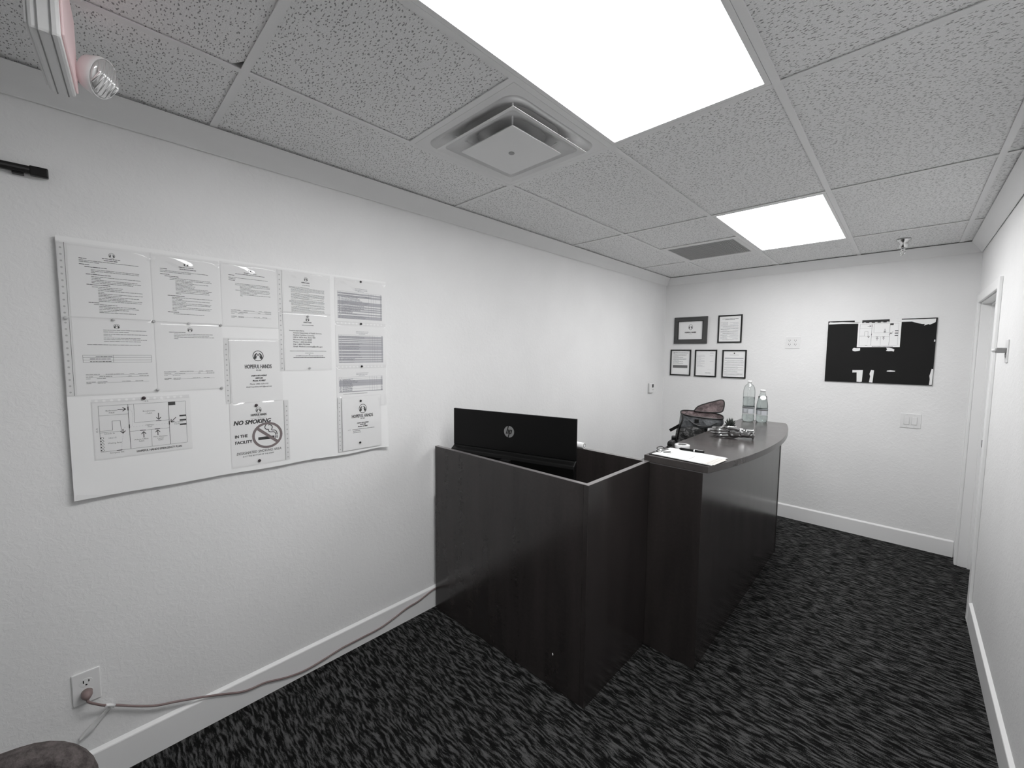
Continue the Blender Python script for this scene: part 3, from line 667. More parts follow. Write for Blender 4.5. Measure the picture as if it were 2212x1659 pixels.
I.logo(c_ + .002, .765 * ph, .0215, False, .0245); I.text('HOPEFUL HANDS', c_, .60 * ph, .0170, .118, bold=.0006); I.text('WE CARE', c_, .568 * ph, .0056, .024, bold=.0002)
I.text('21628 N 18TH AVENUE', c_, .485 * ph, .0058, .064, shear=.3, bold=.0005); I.text('SUITE 250', c_, .452 * ph, .0058, .03, shear=.3, bold=.0005); I.text('Phoenix, AZ 85027', c_, .418 * ph, .0058, .054, shear=.3, bold=.0005)
I.text('NOTE:', .13 * pw, .372 * ph, .0045, .016, inkg, 'L', .15); I.words(.24 * pw, .84 * pw, .375 * ph, .0026, inkg, R_); I.words(.26 * pw, .44 * pw, .345 * ph, .003, inkg, R_); I.words(.26 * pw, .46 * pw, .315 * ph, .003, inkg, R_)
I.build(t, PZ)
# --- push pins
def pin(label, y, z, m, r=.0052, x=BF, grp='push pins on the notice board'):
    k = r / .0052
    o = MB().lathe([(.0012 * k, -.001), (.0012 * k, .002), (r, .0022), (r * 1.02, .0042), (r * .75, .0062), (r * .25, .0068)], seg=16).build('push_pin', m)
    o.location = (x + .0022, y, z); o.rotation_euler = RL; tag(o, label, 'push pin', grp)
for lb, y, z in (('black push pin above the topmost table sheet', -.592, 1.999), ('black push pin between the first and second table sheets', -.595, 1.779), ('black push pin between the second and third table sheets', -.595, 1.555),
                 ('black push pin over the logo of the small letterhead page', -.607, 1.371), ('black push pin at the foot of the small letterhead page', -.614, 1.147)):
    pin(lb, y, z, black, .0055, BF + (.004 if z < 1.4 else 0.0))
for lb, y, z in (('dark brown push pin above the no smoking logo', -1.093, 1.389), ('dark brown push pin below the no smoking text', -1.089, 1.136), ('dark brown push pin above the emergency floor plan', -1.468, 1.449)): pin(lb, y, z, pinbrown, .0062)
for lb, y, z in (('clear push pin at the left edge of notice board', -1.656, 1.739), ('clear push pin above the logo of leftmost lower page', -1.538, 1.741), ('clear push pin between the first and second page columns', -1.4265, 1.742),
                 ('clear push pin above the logo of second lower page', -1.320, 1.739), ('clear push pin between the second and third page columns', -1.213, 1.739), ('clear push pin at the bottom between first and second columns', -1.4265, 1.478),
                 ('clear push pin at the lower right of the second column', -1.219, 1.474), ('clear push pin on the logo of the address page', -.862, 1.800), ('clear push pin at the foot of the address page', -.860, 1.551)): pin(lb, y, z, pinclear)

# ================================================================== wall devices
def socket(parent, cx, cy, z=.006, sc=1.0):
    s_ = MB().prism(rrect(.034 * sc, .029 * sc, .0135 * sc, 5, cx, cy), z - .001, z + .0012).build('socket', plate, parent)
    q = MB(); q.box(cx - .0085 * sc, cx - .0055 * sc, cy - .001 * sc, cy + .009 * sc, z + .0012, z + .0017).box(cx + .0055 * sc, cx + .0085 * sc, cy + .0 * sc, cy + .008 * sc, z + .0012, z + .0017)
    q.lathe([(.0030 * sc, z + .0012), (.0030 * sc, z + .0017)], (cx, cy - .0085 * sc, 0), 10); q.build('socket_slots', slot, s_)
wo = thing('wall_outlet', 'white wall outlet low on the wall with a cord plugged in', 'outlet', (0, -1.671, .391), RL)
B(-.037, .037, -.061, .061, .0, .006).build('cover_plate', plate, wo, .003)
socket(wo, 0, .0195); socket(wo, 0, -.0195)
# extension cord along the wall to the desk
ec = thing('extension_cord', 'thin reddish brown extension cord running from the outlet to the desk', 'cord', (0, -1.671, .372))
def P3(y, z, x=.016): return (x, y + 1.671, z - .372)
path = [(.036, -1.671, .366), (.040, -1.668, .352), (.034, -1.652, .331), (.024, -1.630, .304), (.018, -1.599, .281), (.0185, -1.536, .236), (.0185, -1.482, .204), (.0185, -1.425, .183), (.019, -1.333, .146), (.019, -1.268, .117), (.019, -1.199, .084), (.019, -1.154, .074), (.019, -1.097, .069), (.019, -1.007, .041), (.019, -.922, .028), (.019, -.83, .034), (.019, -.733, .045), (.019, -.629, .046), (.019, -.518, .047), (.019, -.429, .063), (.019, -.335, .086), (.019, -.253, .094), (.019, -.16, .118), (.019, -.10, .124)]
MB().tube(smooth_path([P3(y, z, x) for x, y, z in path], 5), .0042, 8).build('cable', cordm, ec)
pmt = Matrix.Translation((0, 0, 0))
MB().tube([(.0078, 0, .0005), (.024, .0, -.0005), (.034, .0, -.004), (.038, .001, -.012)], [.0155, .0155, .0125, .0048], 12).build('plug', cordm, ec)
tp = thing('tape_strip', 'strip of crumpled clear tape dangling from the cord under the outlet', 'tape', (.0, -1.63, .30), RL)
q = MB(); pts = [(.016, -.018), (.010, -.030), (-.012, -.050), (-.035, -.070), (-.062, -.095), (-.070, -.101)]
vs = []
for i, (a, b) in enumerate(pts):
    d = Vector((-.75, -.66)); nn = Vector((.66, -.75)); wdt = [.006, .008, .010, .010, .006, .002][i]
    for s_ in (-1, -.3, .4, 1): vs.append((a + nn.x * wdt * s_, b + nn.y * wdt * s_, .006 + .006 * math.sin(i * 1.9 + s_ * 2) + (.010 if i == 0 else .002)))
q.add(vs, [(i * 4 + j, i * 4 + j + 1, i * 4 + j + 5, i * 4 + j + 4) for i in range(5) for j in range(3)], True)
o = q.build('dangling_strip', mat('cloudy_tape', .85, .15, alpha=.8), tp); o.modifiers.new('s', 'SOLIDIFY').thickness = .0006
MB().tube([(.002, .0, .0215), (.012, -.006, .0190), (.028, -.019, .018)], [.0062, .0060, .0058], 12).build('tape_wrap', plate, tp)
# thermostat near the far corner
th = thing('thermostat', 'small white thermostat with dark display near the far corner', 'thermostat', (0, 2.875, 1.243), RL)
B(-.055, .055, -.058, .058, .0, .008).build('back_plate', mat('thermo_grey', .5, .4), th, .003)
B(-.050, .052, -.050, .056, .008, .026).build('body', plate, th, .005)
B(-.008, .036, .008, .046, .0262, .0272).build('display', mat('lcd', .06, .2), th)
for k in range(2): B(.0 + k * .022, .014 + k * .022, -.020, -.012, .0262, .028).build('button', mat('btn', .6, .4), th)
# double outlet plate and switch plate on the end wall
do = thing('wall_outlet', 'square four-socket outlet plate between the frames and the black board', 'outlet', (1.291, YB, 1.757), RB)
B(-.0625, .0625, -.058, .058, 0, .006).build('cover_plate', plate, do, .003)
for a in (-.024, .024):
    for b in (-.0195, .0195): socket(do, a, b)
sw = thing('light_switch', 'white double rocker light switch beside the doorway', 'switch', (2.164, YB, 1.087), RB)
B(-.064, .064, -.0615, .0615, 0, .006).build('cover_plate', plate, sw, .003)
for a in (-.0235, .0235):
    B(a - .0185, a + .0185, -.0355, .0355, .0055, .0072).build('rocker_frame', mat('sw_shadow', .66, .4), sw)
    B(a - .0155, a + .0155, -.0325, .0325, .007, .0105).build('rocker', plate, sw, .002)
for a in (-.0235, .0235):
    for b in (-.05, .05): MB().lathe([(.0028, .006), (.0026, .0072)], (a, b, 0), 10).build('screw', mat('btn', .6, .4), sw)
# plate with a plug-in night light on the right wall
nl = thing('plug_in_device', 'small grey plug-in device with rounded tip on white wall plate by doorway', 'plug-in', (W, 1.70, 1.664), RR)
B(-.036, .036, -.06, .06, 0, .006).build('cover_plate', plate, nl, .003)
socket(nl, 0, -.0195)
B(-.022, .022, -.010, .017, .0062, .040).build('plug_body', mat('nl_grey', .28, .35), nl, .003)
MB().lathe([(.010, .040), (.0105, .046), (.008, .053), (.002, .057)], (0, .003, 0), 16).build('bulb', mat('nl_bulb', .75, .1), nl)

# ================================================================== frames and board on the end wall
def frame(label, x0, x1, z0, z1, bw_, m, dp=.014, group='small black document frames on the end wall', tilt=0, inner=None):
    t = thing('picture_frame', label, 'frame', ((x0 + x1) / 2, YB, (z0 + z1) / 2), (PI / 2, tilt, 0), group)
    a, b = (x1 - x0) / 2, (z1 - z0) / 2
    B(-a, a, b - bw_, b, 0, dp).build('frame_bar', m, t, .0015); B(-a, a, -b, -b + bw_, 0, dp).build('frame_bar', m, t, .0015)
    B(-a, -a + bw_, -b + bw_, b - bw_, 0, dp).build('frame_bar', m, t, .0015); B(a - bw_, a, -b + bw_, b - bw_, 0, dp).build('frame_bar', m, t, .0015)
    B(-a + bw_, a - bw_, -b + bw_, b - bw_, .001, .006).build('document', paper, t)
    return t, Ink(), a - bw_, b - bw_
fb = mat('frame_black', .008, .35); fgm = mat('frame_grey_wood', .075, .45)
t, I, a, b = frame('wide dark grey moulded frame holding a logo sheet, top left of the group', .118, .488, 1.756, 2.060, .050, fgm, .018, 'document frames on the end wall')
for s_ in (1, -1):
    B(-a - .044, a + .044, s_ * (b + .040) - .005, s_ * (b + .040) + .005, .018, .024).build('moulding_ridge', fgm, t, .002); B(s_ * (a + .040) - .005, s_ * (a + .040) + .005, -b - .034, b + .034, .018, .024).build('moulding_ridge', fgm, t, .002)
    B(-a - .006, a + .006, s_ * (b + .003) - .003, s_ * (b + .003) + .003, .018, .0205).build('inner_lip', fb, t); B(s_ * (a + .003) - .003, s_ * (a + .003) + .003, -b, b, .018, .0205).build('inner_lip', fb, t)
I.logo(0, .036, .024, False, .031); I.text('HOPEFUL HANDS', 0, -.030, .0145, .125, bold=.0012); I.text('WE CARE', 0, -.045, .006, .03); I.build(t, .0066)
G_ = 'document frames on the end wall'; R2 = random.Random(11)
t, I, a, b = frame('thin black frame with densely printed document, alone at top right of group', .598, .837, 1.762, 2.060, .0135, fb, .014, G_)
I.words(-.08, .08, b - .03, .005, inkg, R2); I.words(-.05, .05, b - .038, .004, inkg, R2)
for k in range(17): I.words(-a + .015 + (.02 if k % 3 == 1 else 0), R2.choice((-.02, .04, .08)), b - .07 - k * .0115, .0032, inkl if k % 2 else inkg, R2); I.words(.0 + .03 * (k % 2), .085, b - .07 - k * .0115, .003, inkl, R2)
I.build(t, .0066)
t, I, a, b = frame('thin black frame with a shaded form, lower left nearest the corner', .083, .320, 1.386, 1.688, .0135, fb, .014, G_)
I.rect(-a + .02, b - .030, -a + .035, b - .022); I.words(-a + .02, a - .015, b - .028, .006, inkg, R2)
for k in range(10): I.words(-a + .02, R2.choice((-.02, .03, .07)), b - .045 - k * .0115, .003, inkg, R2)
I.rect(-a + .018, -.062, a - .022, -.030, inkg); I.build(t, .0066)
t, I, a, b = frame('thin black frame with a nearly blank letter, middle of the lower row', .365, .600, 1.384, 1.687, .0135, fb, .014, G_)
for k in range(12): I.words(-a + .012, R2.choice((-.05, -.03, -.01)), b - .05 - k * .0115, .0028, inkl, R2)
for y in (b - .02, b - .03, b - .055, .02): I.words(a - .06, a - .02, y, .003, inkl, R2)
I.line((.02, -.07), (.085, -.072), .001, inkl); I.words(.0, .06, -.11, .0045, inkg, R2); I.build(t, .0066)
t, I, a, b = frame('thin black frame with a small dark emblem atop, lower right of the group', .656, .893, 1.383, 1.685, .0135, fb, .014, G_)
I.ring(.0, b - .022, .007, .007, .0069, ink); I.words(-.045, .045, b - .042, .003, inkg, R2); I.rect(-a + .012, b - .083, a - .015, b - .070, inkl)
for k in range(14): I.words(-a + .012 + (.02 if k % 4 == 1 else 0), R2.choice((.04, .09, .095)), b - .10 - k * .0125, .003, inkl if k % 2 else inkg, R2)
I.build(t, .0066)
# black board with torn tape
bk = thing('poster_board', 'black foam board with torn white tape patches on the end wall', 'board', (1.563, YB, 1.394), RB)
B(0, .710, 0, .556, .003, .011).build('foam_sheet', blackboard, bk)
for (x, y) in ((.06, .06), (.65, .06), (.06, .5), (.65, .5)): B(x - .015, x + .015, y - .015, y + .015, 0, .0032).build('mounting_pad', blackboard, bk)
def torn(pts, z=.0112):
    MB().prism(pts, z, z + .0006).build('tape_scrap', tapew, bk)
torn([(.006, .528), (.10, .530), (.224, .526), (.224, .538), (.10, .546), (.04, .545), (.012, .549), (.005, .540)])
torn([(.497, .530), (.560, .530), (.598, .515), (.620, .508), (.640, .506), (.634, .494), (.660, .505), (.668, .500), (.690, .512), (.700, .520), (.702, .548), (.60, .547), (.497, .548)])
torn([(.420, .533), (.497, .535), (.497, .556), (.420, .557)]); torn([(.190, .536), (.244, .534), (.244, .556), (.19, .556)])
torn([(.189, .285), (.205, .279), (.225, .282), (.240, .287), (.240, .308), (.215, .308), (.196, .311), (.187, .300)]); torn([(.413, .284), (.430, .281), (.450, .283), (.463, .278), (.466, .296), (.452, .305), (.430, .311), (.413, .311), (.420, .298)])
torn([(.198, .088), (.228, .090), (.232, .006), (.254, .004), (.268, .008), (.270, .112), (.198, .110)]); torn([(.317, .006), (.340, .004), (.345, .112), (.325, .115), (.316, .08), (.322, .06)])
torn([(.427, .106), (.450, .104), (.480, .106), (.482, .113), (.45, .117), (.430, .113)]); torn([(.692, .004), (.708, .006), (.709, .135), (.700, .137), (.694, .10), (.690, .08), (.694, .05)]); torn([(.699, .36), (.707, .36), (.707, .376), (.701, .378)])
dp_ = thing('emergency_plan', 'printed floor plan sheet hanging at the top of the black board', 'plan', (1.779, YB - .0120, 1.711), RB)
B(0, .282, 0, .217, 0, .0006).build('sheet', paper, dp_)
I = Ink(); plan(I, .014, .266, .016, .203, 1.1, False); I.build(dp_, .0008)
B(.026, .206, .213, .238, .0007, .0030).build('binder_strip', black, dp_)
for k in range(5): B(.036 + k * .038, .052 + k * .038, .214, .219, .0031, .0034).build('strip_mark', tapew, dp_)

# ================================================================== corner desk enclosure
dk = thing('reception_desk', 'dark wood-look desk enclosure with high panels against the left wall', 'desk', (.56, .18, 0))
km = Matrix.Translation((-.56, -.18, 0)); DT = 1.05
def quadp(p0, p1, p2, p3): return [p0, p1, p2, p3]
def dkp(name, pts, z0, z1, m=lam, bevel=.0015): return MB().prism(pts, z0, z1).build(name, m, dk, bevel, mtx=km)
dkp('front_panel', [(.0255, -.130), (1.109, -.1028), (1.109, -.0778), (.0255, -.105)], .0, DT)
dkp('side_panel', [(1.1095, -.1028), (1.1345, -.1028), (1.1345, .494), (1.1095, .494)], .0, DT)
dkp('rear_panel', [(.40, .470), (1.109, .470), (1.109, .494), (.40, .494)], .0, DT)
for pts in ([(.0255, -.1295), (1.109, -.1023), (1.109, -.0783), (.0255, -.1055)], [(1.110, -.1023), (1.134, -.1023), (1.134, .4935), (1.110, .4935)], [(.40, .4705), (1.109, .4705), (1.109, .4935), (.40, .4935)]):
    dkp('edge_band', pts, DT, DT + .0012, mat('edge_top', (.20, .19, .19), .25), 0)
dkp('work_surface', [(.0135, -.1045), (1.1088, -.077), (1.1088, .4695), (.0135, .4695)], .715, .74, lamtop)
MB().ball((.955, -.1078, .172), .004, 10, 6, (1, .4, 1.6)).build('bare_screw', plate, dk, mtx=km)
# monitor
mo = thing('computer_monitor', 'wide black monitor seen from behind with round silver badge', 'monitor', (.527, .028, .7405), (0, 0, math.atan2(.195, .766)))
mw = .395
sh = MB(); 
MB().box(-mw, mw, -.008, .006, .335, .556).build('upper_shell', gloss, mo, .003)
prf = [(-.006, .336), (-.012, .328), (-.034, .316), (-.040, .30), (-.040, .20), (-.030, .175), (.006, .170), (.006, .336)]
MB().add([(x, y, z) for x in (-mw, mw) for y, z in prf], [tuple(range(7, -1, -1)), tuple(range(8, 16))] + [(i, (i + 1) % 8, 8 + (i + 1) % 8, 8 + i) for i in range(8)]).build('lower_housing', gloss, mo, .004)
MB().box(-mw + .004, mw - .004, .0062, .010, .175, .552).build('screen', mat('screen_black', .004, .15), mo)
MB().prism(rrect(.06, .035, .01), 0, .3, Matrix.Translation((0, -.058, 0))).build('stand_neck', black, mo)
MB().prism(rrect(.30, .17, .03), 0, .012, Matrix.Translation((0, -.02, 0))).build('stand_base', black, mo, .003)
bd = MB().lathe([(.0325, 0), (.0325, .0016)], seg=40, mtx=Matrix.Translation((-.005, -.0085, .450)) @ Matrix.Rotation(PI / 2, 4, 'X')).build('badge', silver, mo)
I = Ink(); sl_ = .30
def bar(x0, y0, x1, y1, wd): I.line((x0 + sl_ * y0, y0), (x1 + sl_ * y1, y1), wd, ink)
bar(-.0135, -.0125, -.0135, .0330, .0058); bar(-.0035, -.0125, -.0035, .0085, .0058); I.poly([(-.012 + sl_ * .0105, .0085), (-.0014 + sl_ * .0075, .0065), (-.0014 + sl_ * .0105, .0105), (-.004 + sl_ * .0125, .0125), (-.012 + sl_ * .0125, .0125)], ink, 1e-5)
bar(.0045, -.0330, .0045, .0125, .0058); bar(.0150, -.0110, .0150, .0105, .0058)
I.poly([(.005 + sl_ * .0085, .0085), (.0172 + sl_ * .0085, .0085), (.0172 + sl_ * .0105, .0105), (.0145 + sl_ * .0125, .0125), (.005 + sl_ * .0125, .0125)], ink, 2e-5); I.poly([(.005 - sl_ * .0125, -.0125), (.0145 - sl_ * .0125, -.0125), (.0172 - sl_ * .0105, -.0105), (.0172 - sl_ * .0085, -.0085), (.005 - sl_ * .0085, -.0085)], ink, 3e-5)
for k, (m_, mb) in I.l.items():
    mb.build('badge_letters', gloss, bd, mtx=Matrix.Translation((-.005, -.0104, .450)) @ Matrix.Rotation(PI / 2, 4, 'X'))
for pts in ([(-.03, -.042, .29), (-.02, -.055, .27), (-.022, -.075, .22), (-.04, -.085, .12), (-.06, -.07, .04)], [(.06, -.042, .24), (.075, -.060, .25), (.06, -.078, .20), (.03, -.09, .10), (0, -.075, .03)]):
    MB().tube(smooth_path(pts, 5), .0022, 6).build('cable', mat('cable_grey', .06, .4), mo)
# white paper roll lying on the rear panel
pr = thing('paper_roll', 'white paper roll lying on the rear desk panel beside the monitor', 'paper roll', (.64, .4825, DT + .0012))
MB().tube([(-.09, 0, .0178), (.078, 0, .0178)], .0176, 24).build('paper', paper, pr)
MB().tube([(.0775, 0, .0178), (.0790, 0, .0178)], .0135, 20).build('core_end', mat('core_grey', .25, .6), pr)
MB().tube([(.0785, 0, .0178), (.0798, 0, .0178)], .0090, 20).build('core_paper', paper, pr)

# ================================================================== bow-front counter
ct = thing('reception_counter', 'dark bow-front reception counter with curved overhanging top', 'counter', (1.28, 1.4, 0))
cmx = Matrix.Translation((-1.28, -1.4, 0))
CL, CR, C0, C1 = 1.100, 1.412, .4975, 2.31
def arc(n_=40):
    # bow front through (1.437,.48), (1.552,1.40), (1.437,2.31)
    pts = []
    for i in range(n_ + 1):
        t_ = i / n_; y = .4955 + (2.315 - .4955) * t_; x = 1.437 + .117 * (1 - (2 * t_ - 1) ** 2); pts.append((x, y))
    return pts
A_ = arc(); A_ = A_[:-1] + [(1.430, 2.318), (1.405, 2.322)]
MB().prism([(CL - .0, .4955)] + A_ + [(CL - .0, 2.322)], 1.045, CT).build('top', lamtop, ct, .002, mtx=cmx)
ep_ = [(CL + .012, C0), (CR, C0), (CR, C0 + .025), (CL + .012, C0 + .025)]
MB().prism(ep_, 0, 1.0445).build('end_panel', lam, ct, .0015, mtx=cmx)
MB().prism([(x, y + 1.785) for x, y in ep_], 0, 1.0445).build('end_panel', lam, ct, .0015, mtx=cmx)
B(CR - .028, CR - .003, C0 + .0255, C0 + 1.7845, .0, 1.0443).build('front_panel', lam, ct, 0, mtx=cmx)
B(CL + .03, CR - .0285, C0 + .0255, C0 + 1.7845, .90, .918).build('shelf', lam, ct, 0, mtx=cmx)
B(CL + .012, CR - .001, C0 - .0012, C0 - .0002, 1.040, 1.0445).build('reveal_strip', edge_m, ct, 0, mtx=cmx)
# work table behind the counter
rd = thing('side_table', 'low dark work table standing behind the curved counter', 'table', (.80, 1.55, 0))
B(-.27, .29, -.50, .50, .715, .74).build('table_top', lamtop, rd, .002)
for sx in (-.25, .245):
    for sy in (-.48, .455): B(sx, sx + .025, sy, sy + .025, 0, .7145).build('leg', black, rd)

# ------------------------------------------------------------------ clipboard, pen, tape, stapler
cb = thing('clipboard', 'clipboard with white forms lying at the near end of counter', 'clipboard', (1.285, .628, CT), (0, 0, math.radians(-3)))
B(-.165, .165, -.112, .112, .0003, .0035).build('board', black, cb, .001)
B(-.150, .168, -.107, .107, .0036, .0060).build('form_stack', paper, cb)
MB().prism([(-.140, -.104), (.128, -.100), (.134, .100), (-.138, .104)], .0061, .0078).build('top_sheet', paper, cb)
cd_ = MB().prism([(.118, -.106), (.176, -.098), (.181, .060), (.122, .066)], .00603, .0067).build('printed_card', paper2, cb)
I = Ink()
for a, b in (((.140, -.09), (.142, .05)), ((.158, -.088), (.160, .048)), ((.140, -.09), (.158, -.088)), ((.142, .05), (.160, .048)), ((.141, -.02), (.159, -.018))): I.line(a, b, .0010, inkg)
I.build(cd_, .0068)
I = Ink()
for k in range(14):
    x = -.095 + k * .015
    if k in (1, 9): I.rect(x, -.075, x + .0028, -.005, inkg)
    else: I.rect(x, -.08 + .02 * (k % 3), x + .0016, .03 + .02 * (k % 2), inkl)
I.build(cb, .0080)
MB().prism(rrect(.036, .12, .008), .006, .0085, Matrix.Translation((-.146, 0, .0))).build('clip_plate', chrome, cb, .001)
MB().tube([(-.150, -.05, .010), (-.150, .05, .010)], .005, 10).build('clip_hinge', chrome, cb)
MB().tube(smooth_path([(-.150, -.035, .014), (-.162, -.03, .022), (-.166, 0, .025), (-.162, .03, .022), (-.150, .035, .014)], 4), .0022, 6).build('clip_lever', steel_d, cb)
MB().tube([(-.115, -.045, .0105), (-.090, -.012, .0105)], .0028, 8).build('dark_clip', steel_d, cb)
pn = thing('pen', 'black ballpoint pen lying on the forms along the far clipboard edge', 'pen', (1.270, .727, CT + .0145), (0, 0, math.radians(4)))
MB().tube([(-.068, 0, 0), (-.060, 0, 0), (.036, 0, 0), (.066, 0, 0)], [.0022, .0065, .0065, .0055], 12).build('barrel', mat('pen_black', .008, .55, spec=.2), pn)
MB().tube([(-.072, 0, 0), (-.068, 0, 0)], .0012, 8).build('tip', chrome, pn)
B(.018, .060, -.0014, .0014, .0066, .0082).build('pocket_clip', chrome, pn)
MB().tube([(.010, 0, 0), (.018, 0, 0)], .0068, 12).build('ring', chrome, pn)
tr_ = thing('tape_roll', 'roll of clear tape lying flat beside the clipboard top', 'tape', (1.188, .802, CT))
MB().lathe([(.026, .001), (.041, .0005), (.042, .003), (.042, .021), (.041, .023), (.026, .023), (.025, .021), (.025, .003)], seg=36, cap=False).build('tape_coil', mat('clear_coil', .82, .18), tr_)
MB().lathe([(.0235, 0), (.0249, 0), (.0249, .0235), (.0235, .0235)], seg=36, cap=False).build('core', mat('core_pale', .6, .5), tr_)
sp_ = thing('stapler', 'small black stapler at the left edge of the counter', 'stapler', (1.122, .805, CT), (0, 0, math.radians(96)))
B(-.042, .042, -.016, .016, 0, .008).build('base', black, sp_, .003)
MB().add([(x, y, z) for y in (-.014, .014) for x, z in ((-.038, .0085), (.039, .012), (.040, .026), (.02, .036), (-.025, .034), (-.040, .024))], [tuple(range(5, -1, -1)), tuple(range(6, 12))][::-1] + [(i, (i + 1) % 6, 6 + (i + 1) % 6, 6 + i) for i in range(6)]).build('arm', black, sp_, .003)

# ------------------------------------------------------------------ chrome hand ornament
hn = thing('hand_ornament', 'shiny chrome hand-shaped ornament lying on the counter', 'ornament', (1.300, 1.345, CT), (0, 0, math.radians(17)))
hb = MB()
def chain(pts, rs): hb.tube(smooth_path(pts, 4), [rs[0] + (rs[-1] - rs[0]) * i / (4 * (len(pts) - 1)) for i in range(4 * (len(pts) - 1) + 1)], 10); hb.ball(pts[-1], rs[-1], 10, 8); hb.ball(pts[0], rs[0], 10, 8)
chain([(-.02, 0, .012), (-.055, -.008, .010), (-.085, -.004, .009), (-.105, .010, .009)], (.0085, .0065))
chain([(-.02, .002, .026), (-.060, -.010, .024), (-.096, -.006, .022), (-.120, .010, .021)], (.0090, .0072))
chain([(-.02, .002, .041), (-.062, -.010, .038), (-.102, -.005, .036), (-.126, .012, .034)], (.0092, .0074))
chain([(-.018, 0, .055), (-.056, -.008, .052), (-.090, -.004, .049), (-.112, .010, .046)], (.0090, .0070))
chain([(.035, -.012, .050), (.010, -.026, .056), (-.020, -.030, .058), (-.045, -.026, .058)], (.0105, .0075))
hb.ball((.015, .0, .032), .03, 18, 12, (1.55, .55, 1.02)); hb.ball((.055, .0, .030), .024, 18, 12, (1.4, .62, 1.0))
chain([(.06, 0, .030), (.095, 0, .028)], (.019, .021))
for z in (.022, .040): chain([(.085, -.004, z), (.122, -.004, z)], (.012, .012))
hb.v = [(p[0], p[1] * 1.15, p[2] * 1.28) for p in hb.v]
pewter = mat('pewter', .42, .13, 1.0)
ho = hb.build('hand', pewter, hn)
r_ = ho.modifiers.new('remesh', 'REMESH'); r_.mode = 'VOXEL'; r_.voxel_size = .0022; r_.use_smooth_shade = True
s_ = ho.modifiers.new('smooth', 'SMOOTH'); s_.iterations = 3; s_.factor = .5
MB().lathe([(.0235, 0), (.0262, .002), (.0262, .008), (.0235, .010)], seg=32, mtx=Matrix.Translation((.118, 0, .036)) @ Matrix.Scale(1.28, 4, (0, 0, 1)) @ Matrix.Rotation(PI / 2, 4, 'Y')).build('cuff', pewter, hn)

# ------------------------------------------------------------------ plant
pt = thing('potted_succulent', 'small dark spiky succulent in a black pot behind the chrome hand ornament', 'plant', (1.222, 1.585, CT))
MB().lathe([(.024, 0), (.028, .002), (.033, .040), (.035, .042), (.035, .048), (.031, .048), (.030, .040), (.0, .040)], seg=24).build('pot', black, pt)
leafm = mat('succulent_green', (.055, .062, .055), .4); R5 = random.Random(5)
for k in range(15):
    a = k * 2.4; tilt = .15 + .07 * k * .75; ln = .060 - .0012 * k
    d = Vector((math.cos(a) * math.sin(tilt), math.sin(a) * math.sin(tilt), math.cos(tilt)))
    p0 = Vector((0, 0, .040)) + Vector((d.x, d.y, 0)) * .008
    MB().tube([p0, p0 + d * ln * .35, p0 + d * ln * .75 + Vector((0, 0, .002)), p0 + d * ln + Vector((0, 0, .004))], [.0055, .0068, .0042, .0006], 7).build('leaf', leafm, pt)

# ------------------------------------------------------------------ water bottles
def bottle(label, loc, prof, wl, cap, lab, seal=False):
    t = thing('water_bottle', label, 'bottle', loc, group='water bottles at the far end of the counter')
    MB().lathe(prof, seg=40).build('body', pb, t)
    inner = [(max(r - .0016, .002), z) for r, z in prof if z <= wl]; inner[0] = (inner[0][0], inner[0][1] + .0012)
    rr = inner[-1][0]; inner.append((rr * .98, wl))
    MB().lathe(inner, seg=40).build('water', water, t)
    (r, z0, z1) = cap
    MB().lathe([(r, z0), (r, z1 - .002), (r - .002, z1), (.001, z1)], seg=24).build('cap', plate, t)
    (r, z0, z1) = lab
    MB().lathe([(r, z0), (r, z1)], seg=40, cap=False).build('label', label_m, t)
    MB().lathe([(r + .0004, z1 - .012), (r + .0004, z1 - .004)], seg=40, cap=False).build('label_band', mat('label_dark', .10, .4), t)
    MB().lathe([(r + .0004, z0), (r + .0004, z0 + .004)], seg=40, cap=False).build('label_band', mat('label_pale', .75, .4), t)
    a = math.atan2(CAM.y - loc[1], CAM.x - loc[0])
    for da, dz, hw, hh in ((-.5, 0, .018, .014), (.35, -.003, .030, .018)):
        m_ = Matrix.Rotation(a + da, 4, 'Z') @ Matrix.Translation((r + .0008, 0, (z0 + z1) / 2 + dz - .004)) @ Euler((PI / 2, 0, PI / 2)).to_matrix().to_4x4()
        MB().prism(rrect(hw * 2 * .6, hh * 2, .004), -.001, .0006, m_).build('label_patch', mat('label_patch', (.55, .57, .60), .5), t)
    if seal:
        z = .205; rr = .034
        m_ = Matrix.Rotation(a + .12, 4, 'Z') @ Matrix.Translation((rr - .0005, 0, z)) @ Euler((PI / 2, 0, PI / 2)).to_matrix().to_4x4() @ Matrix.Rotation(-.38, 4, 'X')
        MB().lathe([(.022, 0), (.022, .0012)], seg=24, mtx=m_ @ Matrix.Scale(.86, 4, (0, 1, 0))).build('round_seal', plate, t)
    return t
bottle('tall clear water bottle with domed shoulder and white cap on the counter', (1.185, 2.195, CT),
       [(.030, .001), (.038, .003), (.0445, .012), (.0455, .03), (.045, .05), (.0435, .06), (.0445, .064), (.0445, .128), (.043, .133), (.044, .15), (.0425, .17), (.044, .185), (.0435, .21), (.0435, .245), (.042, .265), (.038, .285), (.029, .302), (.018, .312), (.0135, .316), (.0135, .325)], .205, (.0155, .322, .340), (.0449, .066, .126))
bottle('shorter clear water bottle with conical neck and round seal on the counter', (1.274, 2.240, CT),
       [(.026, .003), (.036, .001), (.040, .008), (.0425, .02), (.0425, .05), (.0415, .056), (.0425, .06), (.0425, .112), (.0415, .118), (.042, .135), (.039, .160), (.033, .190), (.025, .218), (.0185, .238), (.0165, .244), (.0165, .256)], .215, (.0195, .250, .268), (.0429, .060, .112), True)

